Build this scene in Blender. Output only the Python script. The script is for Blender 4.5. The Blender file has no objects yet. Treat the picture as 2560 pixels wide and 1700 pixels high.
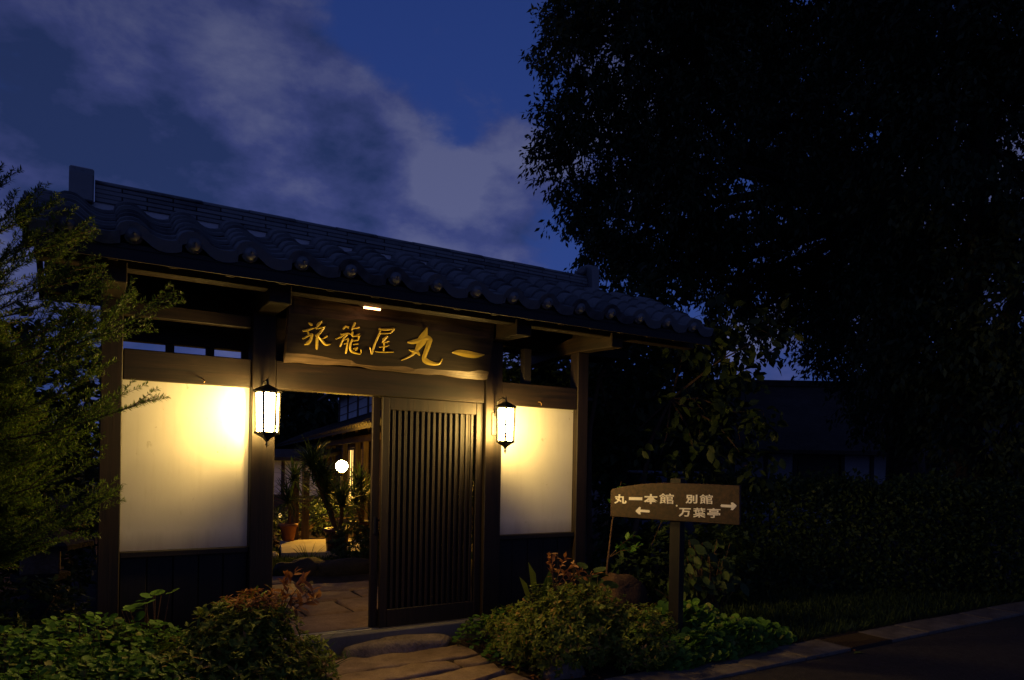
import bpy, math, random, json
import numpy as np
from mathutils import Vector, Matrix
R=np.random.RandomState(7); random.seed(7)
scene=bpy.context.scene
COL=scene.collection
rad=math.radians

# ------------------------------------------------------------------ camera
CAM=np.array([-1.107,-5.386,1.53])
TH=rad(58.632)
FW=np.array([math.cos(TH),math.sin(TH),0.0]); RT=np.array([math.sin(TH),-math.cos(TH),0.0]); UP=np.array([0.0,0.0,1.0])
cd=bpy.data.cameras.new('camera'); cam=bpy.data.objects.new('camera',cd); COL.objects.link(cam)
cd.sensor_width=36; cd.lens=24.396; cd.shift_y=0.1207; cd.shift_x=0.0
cd.clip_start=0.05; cd.clip_end=2000
_r=rad(1.0)
ax=RT*math.cos(_r)+UP*math.sin(_r); ay=-RT*math.sin(_r)+UP*math.cos(_r); az=-FW
cam.matrix_world=Matrix(((ax[0],ay[0],az[0],CAM[0]),(ax[1],ay[1],az[1],CAM[1]),(ax[2],ay[2],az[2],CAM[2]),(0,0,0,1)))
scene.camera=cam
def at(right,depth,z=0.0):
    """a point by its distance in front of and to the side of the viewpoint, metres"""
    p=CAM+FW*depth+RT*right
    return np.array([p[0],p[1],z])

# ------------------------------------------------------------------ dusk sky
scene.view_settings.view_transform='Standard'; scene.view_settings.look='None'
scene.view_settings.exposure=0.0; scene.view_settings.gamma=1.0
world=bpy.data.worlds.new('World'); scene.world=world; world.use_nodes=True
nt=world.node_tree; N=nt.nodes; L=nt.links; N.clear()
def nd(tree,typ,**kw):
    n=tree.nodes.new(typ)
    for k,v in kw.items():
        if k=='inp':
            for a,b in v.items(): n.inputs[a].default_value=b
        else: setattr(n,k,v)
    return n
def build_sky():
    def math_(op,a,b=None,clamp=False):
        m=nd(nt,'ShaderNodeMath',operation=op); m.use_clamp=clamp
        for i,x in enumerate((a,b)):
            if x is None: continue
            if isinstance(x,(int,float)): m.inputs[i].default_value=x
            else: L.new(x,m.inputs[i])
        return m.outputs[0]
    def smooth(x,lo,hi):
        m=nd(nt,'ShaderNodeMapRange',interpolation_type='SMOOTHSTEP'); L.new(x,m.inputs[0])
        m.inputs[1].default_value=lo; m.inputs[2].default_value=hi
        return m.outputs[0]
    sky=nd(nt,'ShaderNodeTexSky',sky_type='NISHITA'); sky.sun_disc=False
    sky.sun_elevation=rad(SUN_EL); sky.sun_rotation=rad(SUN_ROT); sky.altitude=300; sky.dust_density=0.6; sky.ozone_density=3.0
    tc=nd(nt,'ShaderNodeTexCoord')
    # the sky is sampled a little higher than it is seen: long after sunset the band at the skyline has no glow left
    vm=nd(nt,'ShaderNodeVectorMath',operation='MULTIPLY_ADD'); L.new(tc.outputs['Generated'],vm.inputs[0]); vm.inputs[1].default_value=(1,1,.65); vm.inputs[2].default_value=(0,0,.30)
    vn=nd(nt,'ShaderNodeVectorMath',operation='NORMALIZE'); L.new(vm.outputs[0],vn.inputs[0]); L.new(vn.outputs[0],sky.inputs['Vector'])
    def noise(scale,detail,rough,off,dist=0.0):
        mp=nd(nt,'ShaderNodeMapping'); mp.inputs['Location'].default_value=off; mp.inputs['Scale'].default_value=(1,1,1.7); L.new(tc.outputs['Generated'],mp.inputs[0])
        n=nd(nt,'ShaderNodeTexNoise'); n.inputs['Scale'].default_value=scale; n.inputs['Detail'].default_value=detail
        n.inputs['Roughness'].default_value=rough; n.inputs['Distortion'].default_value=dist; L.new(mp.outputs[0],n.inputs[0]); return n.outputs[0]
    def lump(right,up,size):
        d=FW+RT*right+UP*up; d=d/np.linalg.norm(d)
        v=nd(nt,'ShaderNodeVectorMath',operation='DOT_PRODUCT'); L.new(tc.outputs['Generated'],v.inputs[0]); v.inputs[1].default_value=d.tolist()
        return smooth(v.outputs['Value'],math.cos(rad(size)),1.0)
    n1=noise(3.6,9,0.54,(3.1,1.7,0.3),0.12)
    n2=noise(6.0,9,0.56,(0.4,5.2,1.1),0.15)
    
    mask=math_('ADD',math_('MULTIPLY',math_('SUBTRACT',n1,0.5),2.4),0.68)
    for r_,u_,s_,k in CLOUD_LUMPS:
        mask=math_('ADD',mask,math_('MULTIPLY',lump(r_,u_,s_),k))
    n4=noise(13.0,6,0.6,(2.2,8.1,4.0),0.2)
    fine=math_('MULTIPLY',math_('SUBTRACT',n4,.5),.75)
    mask=math_('ADD',mask,fine); m=smooth(mask,0.42,0.86)
    # cloud tone: slate shade to pale mauve where the last light catches it
    tone=math_('ADD',math_('MULTIPLY',math_('SUBTRACT',n2,.5),1.5),math_('ADD',math_('MULTIPLY',math_('SUBTRACT',n1,.5),.9),0.54))
    tone=math_('ADD',tone,math_('MULTIPLY',fine,.8))
    for r_,u_,s_,k in TONE_LUMPS:
        tone=math_('ADD',tone,math_('MULTIPLY',lump(r_,u_,s_),k))
    cr=nd(nt,'ShaderNodeValToRGB'); L.new(tone,cr.inputs[0])
    e=cr.color_ramp.elements
    e[0].position=0.30; e[0].color=(0.011,0.020,0.066,1)
    e[1].position=0.85; e[1].color=(0.061,0.069,0.142,1)
    k=e.new(0.55); k.color=(0.026,0.034,0.108,1)
    tint=nd(nt,'ShaderNodeVectorMath',operation='MULTIPLY'); L.new(sky.outputs[0],tint.inputs[0]); tint.inputs[1].default_value=SKY_TINT
    # clouds are as bright as the part of the sky that lights them
    lum=nd(nt,'ShaderNodeVectorMath',operation='DOT_PRODUCT'); L.new(sky.outputs[0],lum.inputs[0]); lum.inputs[1].default_value=(.25,.5,.25)
    lf=nd(nt,'ShaderNodeMapRange'); L.new(lum.outputs['Value'],lf.inputs[0])
    for i_,v_ in ((1,.18),(2,.75),(3,.82),(4,2.6)): lf.inputs[i_].default_value=v_
    cl=nd(nt,'ShaderNodeVectorMath',operation='SCALE'); L.new(cr.outputs[0],cl.inputs[0]); L.new(lf.outputs[0],cl.inputs['Scale'])
    mx=nd(nt,'ShaderNodeMix',data_type='RGBA'); L.new(math_('MULTIPLY',m,0.93),mx.inputs[0])
    L.new(tint.outputs[0],mx.inputs[6]); L.new(cl.outputs[0],mx.inputs[7])
    bg=nd(nt,'ShaderNodeBackground'); L.new(mx.outputs[2],bg.inputs[0]); bg.inputs[1].default_value=1.0
    out=nd(nt,'ShaderNodeOutputWorld'); L.new(bg.outputs[0],out.inputs[0])
SUN_EL=0.8; SUN_ROT=211.4
SKY_TINT=(0.142,0.130,0.258)
# (to the side, up, size in degrees, weight) of the cloud banks and gaps round the gate
CLOUD_LUMPS=[(-.55,.57,17,.30),(-.39,.54,9,.18),(-.30,.46,7,.24),(-.20,.46,4.5,.18),(-.175,.375,7,.22),(-.08,.36,6,.28),(0,.405,5,.26),(-.61,.42,17,.24),(-.36,.38,12,.24),(-.22,.30,9,.2),(-.06,.30,8,.16),(-.55,.25,16,.15),
  (-.09,.56,11,-.19),(-.11,.46,4,-.16),(-.02,.51,6,-.10),(.06,.33,4,-.2),(-.1,.79,15,-.25)]
TONE_LUMPS=[(-.475,.40,9,-.26),(-.67,.52,6,-.15),(-.5,.58,6,.16),(-.40,.535,5,.15),(-.37,.455,5,.16),(-.10,.40,3.5,.28),(-.11,.355,6,.15),(.005,.46,2.5,.2),(-.3,.40,5,-.1)]
build_sky()
scene.render.engine='CYCLES'
scene.cycles.use_denoising=True
scene.cycles.sample_clamp_indirect=4.0
scene.cycles.max_bounces=8
scene.cycles.use_adaptive_sampling=False

LANTERN_L=560; BULB_R=.034; GLOBE_L=760; TUBE_L=12; PANE_E=120
# ------------------------------------------------------------------ materials
def newmat(name):
    m=bpy.data.materials.new(name); m.use_nodes=True; m.node_tree.nodes.clear(); return m,m.node_tree
def ln(t,a,b): t.links.new(a,b)
def tex(t,coord,scale,noise=5.0,detail=5,rough=0.55,dist=0.0):
    tc=nd(t,'ShaderNodeTexCoord'); mp=nd(t,'ShaderNodeMapping'); mp.inputs['Scale'].default_value=scale
    ln(t,tc.outputs[coord],mp.inputs[0])
    n=nd(t,'ShaderNodeTexNoise'); n.inputs['Scale'].default_value=noise; n.inputs['Detail'].default_value=detail
    n.inputs['Roughness'].default_value=rough; n.inputs['Distortion'].default_value=dist
    ln(t,mp.outputs[0],n.inputs[0]); return n.outputs[0]
def ramp(t,x,stops):
    r=nd(t,'ShaderNodeValToRGB'); ln(t,x,r.inputs[0]); e=r.color_ramp.elements
    for i,(p,c) in enumerate(stops):
        q=e[i] if i<2 else e.new(p)
        q.position=p; q.color=(c[0],c[1],c[2],1)
    return r.outputs[0]
def finish(m,t,color,rough=0.6,bump=None,bumpk=0.2,spec=0.5,dist=0.01,roughtex=None):
    b=nd(t,'ShaderNodeBsdfPrincipled'); o=nd(t,'ShaderNodeOutputMaterial')
    if isinstance(color,tuple): b.inputs['Base Color'].default_value=(*color,1)
    else: ln(t,color,b.inputs['Base Color'])
    b.inputs['Roughness'].default_value=rough; b.inputs['Specular IOR Level'].default_value=spec
    if roughtex is not None: ln(t,roughtex,b.inputs['Roughness'])
    if bump is not None:
        k=nd(t,'ShaderNodeBump'); k.inputs['Strength'].default_value=bumpk; k.inputs['Distance'].default_value=dist
        ln(t,bump,k.inputs['Height']); ln(t,k.outputs[0],b.inputs['Normal'])
    ln(t,b.outputs[0],o.inputs[0]); return b
def islandrand(t):
    g=nd(t,'ShaderNodeNewGeometry'); oi=nd(t,'ShaderNodeObjectInfo')
    a=nd(t,'ShaderNodeMath',operation='ADD'); ln(t,g.outputs['Random Per Island'],a.inputs[0]); ln(t,oi.outputs['Random'],a.inputs[1])
    f=nd(t,'ShaderNodeMath',operation='FRACT'); ln(t,a.outputs[0],f.inputs[0]); return f.outputs[0]
def wood(name,dark,light,axis,rough=0.6,bumpk=0.5):
    m,t=newmat(name); s=[22,22,22]; s['xyz'.index(axis)]=1.1
    g=tex(t,'Object',s,1.6,8,0.62,0.6); g2=tex(t,'Object',(1.7,1.7,1.7),1.5,3)
    c=ramp(t,g,[(0.32,tuple(x*.6 for x in dark)),(0.5,tuple((p+q)/2 for p,q in zip(dark,light))),(0.72,tuple(x*1.25 for x in light))])
    mx=nd(t,'ShaderNodeMix',data_type='RGBA',blend_type='MULTIPLY'); mx.inputs[0].default_value=0.6
    ln(t,c,mx.inputs[6]); ln(t,ramp(t,g2,[(0.35,(.45,.42,.4)),(0.65,(1.1,1.1,1.1))]),mx.inputs[7])
    finish(m,t,mx.outputs[2],rough,g,bumpk,0.4,0.004); return m
WD,WL=(.0046,.0026,.0014),(.0195,.0103,.0052)
M={}
for a in 'xyz': M['wood_'+a]=wood('stained_wood_'+a,WD,WL,a)
for a in 'xyz': M['dark_'+a]=wood('dark_stained_wood_'+a,(.004,.003,.0025),(.012,.008,.006),a,0.6)
M['sign_wood']=wood('sign_wood',(.020,.015,.009),(.034,.025,.014),'x',0.45,0.15)
M['sign_edge']=wood('sign_edge_wood',(.06,.04,.025),(.12,.08,.05),'x',0.5)
M['board_wood']=wood('guide_board_wood',(.018,.0082,.0034),(.058,.027,.0105),'x',0.55,0.2)
M['house_wood']=wood('house_wood',(.03,.018,.01),(.11,.065,.035),'z',0.6)
def mat_plaster(name,c,dirt=0.12,z0=None):
    m,t=newmat(name)
    a=tex(t,'Object',(1.5,1.5,1.5),2.0,6); b=tex(t,'Object',(9,9,.9),2.0,7,.65)
    f=tex(t,'Object',(1,1,1),160,3); g=tex(t,'Object',(14,14,9),1.5,6,.6,.8)
    k=1-dirt
    c1=ramp(t,a,[(0.3,tuple(x*k for x in c)),(0.7,c)])
    def mul(x,y,w):
        mx=nd(t,'ShaderNodeMix',data_type='RGBA',blend_type='MULTIPLY'); mx.inputs[0].default_value=w; ln(t,x,mx.inputs[6]); ln(t,y,mx.inputs[7]); return mx.outputs[2]
    col=mul(c1,ramp(t,b,[(0.28,(.74,.72,.69)),(0.48,(1,1,1))]),0.3)
    col=mul(col,ramp(t,g,[(0.27,(.55,.50,.44)),(0.34,(1,1,1))]),0.6)          # scattered blotches
    tc=nd(t,'ShaderNodeTexCoord'); vo=nd(t,'ShaderNodeTexVoronoi'); vo.inputs['Scale'].default_value=7.0; ln(t,tc.outputs['Object'],vo.inputs[0])
    col=mul(col,ramp(t,vo.outputs['Distance'],[(0.022,(.22,.16,.10)),(0.034,(1,1,1))]),0.8)   # fly specks
    if z0 is not None:                                                             # splash dirt along the bottom edge
        sp_=nd(t,'ShaderNodeSeparateXYZ'); ln(t,tc.outputs['Object'],sp_.inputs[0])
        ma=nd(t,'ShaderNodeMath',operation='MULTIPLY_ADD'); ln(t,b,ma.inputs[0]); ma.inputs[1].default_value=-.16; ln(t,sp_.outputs[2],ma.inputs[2])
        mr=nd(t,'ShaderNodeMapRange'); ln(t,ma.outputs[0],mr.inputs[0]); mr.inputs[1].default_value=z0-.09; mr.inputs[2].default_value=z0+.05
        col=mul(col,ramp(t,mr.outputs[0],[(0.0,(.45,.40,.36)),(1.0,(1,1,1))]),0.7)
    finish(m,t,col,0.55,g,0.12,0.35,0.004); return m
M['plaster']=mat_plaster('white_plaster',(.53,.527,.515),.12,.878)
M['oldplaster']=mat_plaster('old_grey_plaster',(.26,.27,.30),.3)
M['shikkui']=mat_plaster('ridge_plaster',(.62,.63,.64),0.25)
M['house_plaster']=mat_plaster('house_plaster',(.72,.72,.74),0.2)
def mat_tile():
    m,t=newmat('smoked_roof_tile'); r=islandrand(t); g=tex(t,'Object',(1,1,1),14,6); sp=tex(t,'Object',(1,1,1),38,6,.7)
    ad=nd(t,'ShaderNodeMath',operation='ADD'); ln(t,r,ad.inputs[0]); ln(t,g,ad.inputs[1])
    c=ramp(t,ad.outputs[0],[(0.35,(.034,.037,.040)),(1.35,(.14,.15,.155))])
    mx=nd(t,'ShaderNodeMix',data_type='RGBA'); ln(t,ramp(t,sp,[(0.60,(0,0,0)),(0.72,(.8,.8,.8))]),mx.inputs[0]); ln(t,c,mx.inputs[6]); mx.inputs[7].default_value=(.15,.155,.13,1)   # lichen
    finish(m,t,mx.outputs[2],0.3,g,0.2,0.5,0.005,ramp(t,g,[(0.3,(.22,.22,.22)),(0.7,(.5,.5,.5))])); return m
M['tile']=mat_tile()
def mat_stone(name,stops,scale=7,rough=0.85,bump=0.5,dist=0.012):
    m,t=newmat(name); a=tex(t,'Object',(1,1,1),scale,8,0.65); b=tex(t,'Object',(1,1,1),scale*9,4,0.6); w=tex(t,'Object',(1,1,1),scale*.22,3)
    ad=nd(t,'ShaderNodeMath',operation='MULTIPLY_ADD'); ln(t,b,ad.inputs[0]); ad.inputs[1].default_value=0.5; ln(t,a,ad.inputs[2])
    c=ramp(t,ad.outputs[0],stops)
    mx=nd(t,'ShaderNodeMix',data_type='RGBA',blend_type='MULTIPLY'); mx.inputs[0].default_value=0.7
    ln(t,c,mx.inputs[6]); ln(t,ramp(t,w,[(0.35,(.62,.58,.55)),(0.65,(1.05,1.05,1.05))]),mx.inputs[7])
    finish(m,t,mx.outputs[2],rough,ad.outputs[0],bump,0.3,dist); return m
M['slab']=mat_stone('worn_slab_stone',[(0.45,(.17,.112,.062)),(1.05,(.40,.285,.18))])
M['paver']=mat_stone('court_stone',[(0.45,(.19,.115,.062)),(1.05,(.44,.30,.175))])
M['rock']=mat_stone('rough_rock',[(0.45,(.10,.075,.055)),(1.05,(.34,.27,.20))],5,0.9,0.9,0.03)
M['brownrock']=mat_stone('brown_rock',[(0.45,(.035,.018,.010)),(1.05,(.10,.055,.032))],5,0.9,0.8,0.03)
M['darkrock']=mat_stone('dark_rock',[(0.45,(.018,.016,.014)),(1.05,(.06,.05,.045))],5,0.9,0.8,0.03)
M['concrete']=mat_stone('sill_concrete',[(0.5,(.13,.125,.12)),(1.0,(.21,.20,.19))],4,0.85,0.15,0.006)
M['gutter']=mat_stone('gutter_concrete',[(0.5,(.075,.06,.045)),(1.0,(.21,.175,.13))],7,0.9,0.5,0.01)
M['platform']=mat_stone('walkway_concrete',[(0.5,(.36,.30,.22)),(1.0,(.50,.43,.32))],3,0.85,0.15,0.006)
M['asphalt']=mat_stone('asphalt',[(0.45,(.018,.014,.011)),(0.85,(.05,.041,.033)),(1.1,(.13,.11,.09))],60,0.9,0.9,0.008)
M['soil']=mat_stone('soil',[(0.45,(.022,.014,.009)),(1.05,(.075,.050,.032))],9,0.95,0.9,0.03)
M['terracotta']=mat_stone('terracotta',[(0.5,(.25,.085,.035)),(1.0,(.42,.17,.08))],6,0.75,0.2,0.005)
M['darkpot']=mat_stone('dark_glazed_pot',[(0.5,(.06,.022,.015)),(1.0,(.11,.04,.025))],6,0.4,0.1,0.004)
def simple(name,c,rough=0.5,metal=0.0,spec=0.5):
    m,t=newmat(name); g=tex(t,'Object',(1,1,1),25,4)
    b=finish(m,t,ramp(t,g,[(0.3,tuple(x*.85 for x in c)),(0.7,c)]),rough,None,0,spec); b.inputs['Metallic'].default_value=metal; return m
M['iron']=simple('black_iron',(.012,.011,.010),0.45)
M['rail']=simple('steel_rail',(.55,.53,.5),0.3,1.0)
def worn_paint():
    m,t=newmat('worn_white_paint'); g=tex(t,'Object',(1,1,1),70,5,.65); finish(m,t,ramp(t,g,[(0.31,(.58,.50,.38)),(0.39,(.88,.85,.78))]),0.6); return m
M['white_paint']=worn_paint()
M['gold']=simple('gold_leaf',(.62,.45,.055),0.42,0.1)
M['grate']=simple('rusty_grate',(.06,.04,.03),0.6,0.6)
M['carpaint']=simple('silver_blue_car_paint',(.13,.155,.20),0.3,0.3)
M['carglass']=simple('dark_car_glass',(.01,.012,.014),0.08)
M['rubber']=simple('rubber',(.012,.012,.012),0.7)
M['nail']=simple('brass_nail',(.5,.3,.12),0.4,0.8)
def glow(name,c,s):
    m,t=newmat(name); e=nd(t,'ShaderNodeEmission'); e.inputs[0].default_value=(*c,1); e.inputs[1].default_value=s
    o=nd(t,'ShaderNodeOutputMaterial'); ln(t,e.outputs[0],o.inputs[0]); return m
LAMP=(1.0,.63,.16)
M['bulb']=glow('lamp_bulb',LAMP,LANTERN_L)
M['globe']=glow('lit_opal_globe',(1.0,.52,.055),GLOBE_L)
M['tube']=glow('lit_tube',(1.0,.42,.16),TUBE_L)
def lit_window(name,c,s):
    m,t=newmat(name); g=tex(t,'Object',(1,1,.6),1.6,3)
    e=nd(t,'ShaderNodeEmission'); ln(t,ramp(t,g,[(0.3,tuple(x*.55 for x in c)),(0.7,c)]),e.inputs[0]); e.inputs[1].default_value=s
    o=nd(t,'ShaderNodeOutputMaterial'); ln(t,e.outputs[0],o.inputs[0]); return m
M['litpane']=lit_window('lit_paper_pane',(1.0,.62,.16),3.2)
M['litpane2']=lit_window('lit_room_pane',(1.0,.52,.12),1.5)
def frosted():
    m,t=newmat('frosted_lantern_glass'); e=nd(t,'ShaderNodeEmission'); e.inputs[0].default_value=(1.0,.63,.17,1); e.inputs[1].default_value=PANE_E
    tr=nd(t,'ShaderNodeBsdfTransparent'); a=nd(t,'ShaderNodeAddShader'); o=nd(t,'ShaderNodeOutputMaterial')
    ln(t,e.outputs[0],a.inputs[0]); ln(t,tr.outputs[0],a.inputs[1]); ln(t,a.outputs[0],o.inputs[0]); return m
M['frosted']=frosted()
def leafmat(name,dark,light,extra=None,trans=0.3,rough=0.55):
    m,t=newmat(name); r=islandrand(t)
    st=[(0.0,dark),(0.85 if extra else 1.0,light)]
    if extra: st.append((0.95,extra))
    c=ramp(t,r,st)
    b=nd(t,'ShaderNodeBsdfPrincipled'); ln(t,c,b.inputs['Base Color']); b.inputs['Roughness'].default_value=rough; b.inputs['Specular IOR Level'].default_value=0.22
    tr=nd(t,'ShaderNodeBsdfTranslucent'); ln(t,c,tr.inputs[0])
    mx=nd(t,'ShaderNodeMixShader'); mx.inputs[0].default_value=trans; ln(t,b.outputs[0],mx.inputs[1]); ln(t,tr.outputs[0],mx.inputs[2])
    o=nd(t,'ShaderNodeOutputMaterial'); ln(t,mx.outputs[0],o.inputs[0]); return m
M['conifer']=leafmat('yew_needles',(.04,.085,.009),(.135,.205,.022),None,.35)
M['azalea']=leafmat('azalea_leaf',(.065,.115,.012),(.20,.235,.03),(.30,.18,.05))
M['azalea_brown']=leafmat('dry_leaf',(.20,.075,.022),(.42,.19,.06))
M['cover']=leafmat('round_cover_leaf',(.04,.12,.016),(.12,.24,.032),(.17,.19,.045))
M['broad']=leafmat('broad_leaf',(.022,.045,.013),(.050,.080,.024))
M['persimmon']=leafmat('persimmon_leaf',(.014,.028,.008),(.034,.054,.015))
M['bigtree']=leafmat('evergreen_leaf',(.018,.032,.014),(.040,.062,.024),None,.2)
M['hedge']=leafmat('hedge_leaf',(.022,.045,.014),(.050,.080,.024))
M['yucca']=leafmat('yucca_blade',(.025,.050,.014),(.07,.115,.026))
M['grass']=leafmat('moss_grass',(.04,.065,.012),(.09,.115,.022))
M['fresh']=leafmat('fresh_leaf',(.05,.13,.015),(.09,.20,.03))
def bark(name,c):
    return mat_stone(name,[(0.45,tuple(x*.4 for x in c)),(1.05,c)],14,0.9,0.8,0.02)
M['bark']=bark('bark',(.10,.065,.042)); M['twig']=bark('twig_bark',(.17,.10,.055)); M['darkbark']=bark('dark_bark',(.05,.036,.026))

# ------------------------------------------------------------------ mesh helpers
ORG={}
class MB:
    def __init__(s): s.v=[]; s.f=[]
    def add(s,v,f):
        o=len(s.v); s.v+= [tuple(map(float,p)) for p in v]; s.f+=[tuple(i+o for i in q) for q in f]; return s
    def box(s,x0,x1,y0,y1,z0,z1):
        v=[(x0,y0,z0),(x1,y0,z0),(x1,y1,z0),(x0,y1,z0),(x0,y0,z1),(x1,y0,z1),(x1,y1,z1),(x0,y1,z1)]
        return s.add(v,[(3,2,1,0),(4,5,6,7),(0,1,5,4),(1,2,6,5),(2,3,7,6),(3,0,4,7)])
    def beam(s,a,b,w,h,upv=(0,0,1)):
        a=np.array(a,float); b=np.array(b,float); d=b-a; d/=np.linalg.norm(d)
        u=np.array(upv,float); sd=np.cross(d,u); sd/=np.linalg.norm(sd); u=np.cross(sd,d)
        v=[]
        for p in (a,b):
            for i,j in ((-1,-1),(1,-1),(1,1),(-1,1)): v.append(p+sd*w/2*i+u*h/2*j)
        return s.add(v,[(0,1,2,3),(7,6,5,4),(0,4,5,1),(1,5,6,2),(2,6,7,3),(3,7,4,0)])
    def tube(s,pts,rs,n=6,caps=True):
        pts=[np.array(p,float) for p in pts]; k=len(pts); rs=[rs]*k if isinstance(rs,(int,float)) else rs
        v=[]; ref=np.array((0.31,0.17,0.93))
        for i,p in enumerate(pts):
            d=pts[min(i+1,k-1)]-pts[max(i-1,0)]; d/=np.linalg.norm(d)+1e-9
            a=np.cross(d,ref if abs(d@ref)<.95 else np.array((1.,0,0))); a/=np.linalg.norm(a); b=np.cross(d,a)
            for j in range(n):
                t=2*math.pi*j/n; v.append(p+(a*math.cos(t)+b*math.sin(t))*rs[i])
        f=[(i*n+j,i*n+(j+1)%n,(i+1)*n+(j+1)%n,(i+1)*n+j) for i in range(k-1) for j in range(n)]
        if caps: f+= [tuple(range(n))[::-1],tuple(range((k-1)*n,k*n))]
        return s.add(v,f)
    def lathe(s,c,prof,n=16,ang=0.0):
        v=[];k=len(prof)
        for r,z in prof:
            for j in range(n):
                t=2*math.pi*j/n+ang; v.append((c[0]+r*math.cos(t),c[1]+r*math.sin(t),c[2]+z))
        f=[(i*n+j,i*n+(j+1)%n,(i+1)*n+(j+1)%n,(i+1)*n+j) for i in range(k-1) for j in range(n)]
        f+=[tuple(range(n))[::-1],tuple(range((k-1)*n,k*n))]
        return s.add(v,f)
    def prism(s,poly,z0,z1):
        n=len(poly); v=[(x,y,z0) for x,y in poly]+[(x,y,z1) for x,y in poly]
        return s.add(v,[tuple(range(n))[::-1],tuple(range(n,2*n))]+[(i,(i+1)%n,n+(i+1)%n,n+i) for i in range(n)])
    def ball(s,c,r,n=12,m=8,sq=(1,1,1)):
        prof=[]
        v=[];
        for i in range(m+1):
            t=math.pi*i/m; rr=max(math.sin(t),1e-3)
            for j in range(n):
                a=2*math.pi*j/n; v.append((c[0]+r*sq[0]*rr*math.cos(a),c[1]+r*sq[1]*rr*math.sin(a),c[2]-r*sq[2]*math.cos(t)))
        f=[(i*n+j,i*n+(j+1)%n,(i+1)*n+(j+1)%n,(i+1)*n+j) for i in range(m) for j in range(n)]
        return s.add(v,f)
    def mesh(s,name,mat,off=(0,0,0),smooth=False):
        me=bpy.data.meshes.new(name); o=off
        me.from_pydata([(p[0]-o[0],p[1]-o[1],p[2]-o[2]) for p in s.v],[],s.f); me.update()
        me.materials.append(mat)
        if smooth: me.polygons.foreach_set('use_smooth',[True]*len(me.polygons))
        return me
def thing(name,label,cat,loc=(0,0,0),group=None):
    o=bpy.data.objects.new(name,None); COL.objects.link(o); o.location=loc; o.empty_display_size=.1
    o['label']=label; o['category']=cat
    if group: o['group']=group
    ORG[o]=np.array(loc,float); return o
def bevel(o,w,seg=1):
    b=o.modifiers.new('edge','BEVEL'); b.width=w; b.segments=seg; b.limit_method='ANGLE'; b.angle_limit=rad(40)
def part(name,mb,mat,parent,bev=0,smooth=False,label=None):
    off=ORG[parent]
    me=mb.mesh(name,mat,off,smooth); o=bpy.data.objects.new(name,me); COL.objects.link(o); o.parent=parent
    ORG[o]=off
    if bev: bevel(o,bev)
    if label: o['label']=label
    return o
def piece(name,me,parent,mw=None):
    """another object on shared mesh data, placed by a world matrix, child of parent"""
    o=bpy.data.objects.new(name,me); COL.objects.link(o); o.parent=parent
    off=ORG[parent]
    if mw is not None: o.matrix_basis=Matrix.Translation([-x for x in off])@mw
    ORG[o]=off
    return o
def struct(name,mb,mat,smooth=False,bev=0):
    me=mb.mesh(name,mat,(0,0,0),smooth); o=bpy.data.objects.new(name,me); COL.objects.link(o); o['kind']='structure'; ORG[o]=np.zeros(3)
    if bev: bevel(o,bev)
    return o
def single(name,label,cat,mb,mat,group=None,smooth=False,bev=0):
    me=mb.mesh(name,mat,(0,0,0),smooth); o=bpy.data.objects.new(name,me); COL.objects.link(o); ORG[o]=np.zeros(3)
    o['label']=label; o['category']=cat
    if group: o['group']=group
    if bev: bevel(o,bev)
    return o
def npmesh(name,V,F,mat,smooth=False):
    """V (n,3) array, F (m,k) array of equal-sized faces"""
    me=bpy.data.meshes.new(name); n=len(V); m,k=F.shape
    me.vertices.add(n); me.vertices.foreach_set('co',np.ascontiguousarray(V,dtype=np.float32).ravel())
    me.loops.add(m*k); me.loops.foreach_set('vertex_index',np.ascontiguousarray(F,dtype=np.int32).ravel())
    me.polygons.add(m); me.polygons.foreach_set('loop_start',np.arange(0,m*k,k,dtype=np.int32))
    me.update(calc_edges=True); me.materials.append(mat)
    if smooth: me.polygons.foreach_set('use_smooth',np.ones(m,dtype=bool))
    return me
# leaf templates: base at the origin, tip on +Y, upper side +Z (unit length)
def leaf_t(w,kind='oval'):
    if kind=='diamond': return np.array([(0,0,0),(w,.45,.03),(0,1,-.05),(-w,.45,.03)],float),np.array([(0,1,2,3)])
    if kind=='oval':
        return np.array([(0,0,0),(w*.8,.28,.05),(w*.85,.62,.02),(0,1,-.12),(-w*.85,.62,.02),(-w*.8,.28,.05),(0,.45,-.02)],float),np.array([(0,1,6),(1,2,6),(2,3,6),(3,4,6),(4,5,6),(5,0,6)])
    if kind=='round':
        a=[(-.25,.12),(-.5,.35),(-.46,.72),(-.2,.95),(.2,.95),(.46,.72),(.5,.35),(.25,.12)]
        v=[(x*2*w,y,.06) for x,y in a]+[(0,.22,0)]+[(0,.6,-.01)]
        f=[(i,i+1,9) for i in range(7)]+[(7,8,9),(8,0,9)]
        return np.array(v,float),np.array(f)
    if kind=='blade':
        v=[]; f=[]
        ys=[0,.3,.6,.85,1.0]; ws=[.8,1,.8,.45,.04]; zs=[0,.02,-.02,-.09,-.17]
        for y,q,z in zip(ys,ws,zs): v+=[(-w*q,y,z+.01),(w*q,y,z+.01)]
        for i in range(4): f.append((2*i,2*i+1,2*i+3,2*i+2))
        return np.array(v,float),np.array(f)
def unit(a): return a/np.maximum(np.linalg.norm(a,axis=-1,keepdims=True),1e-9)
def basis(D,Nn):
    Y=unit(D); X=unit(np.cross(Y,Nn)); Z=np.cross(X,Y); return X,Y,Z
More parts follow.
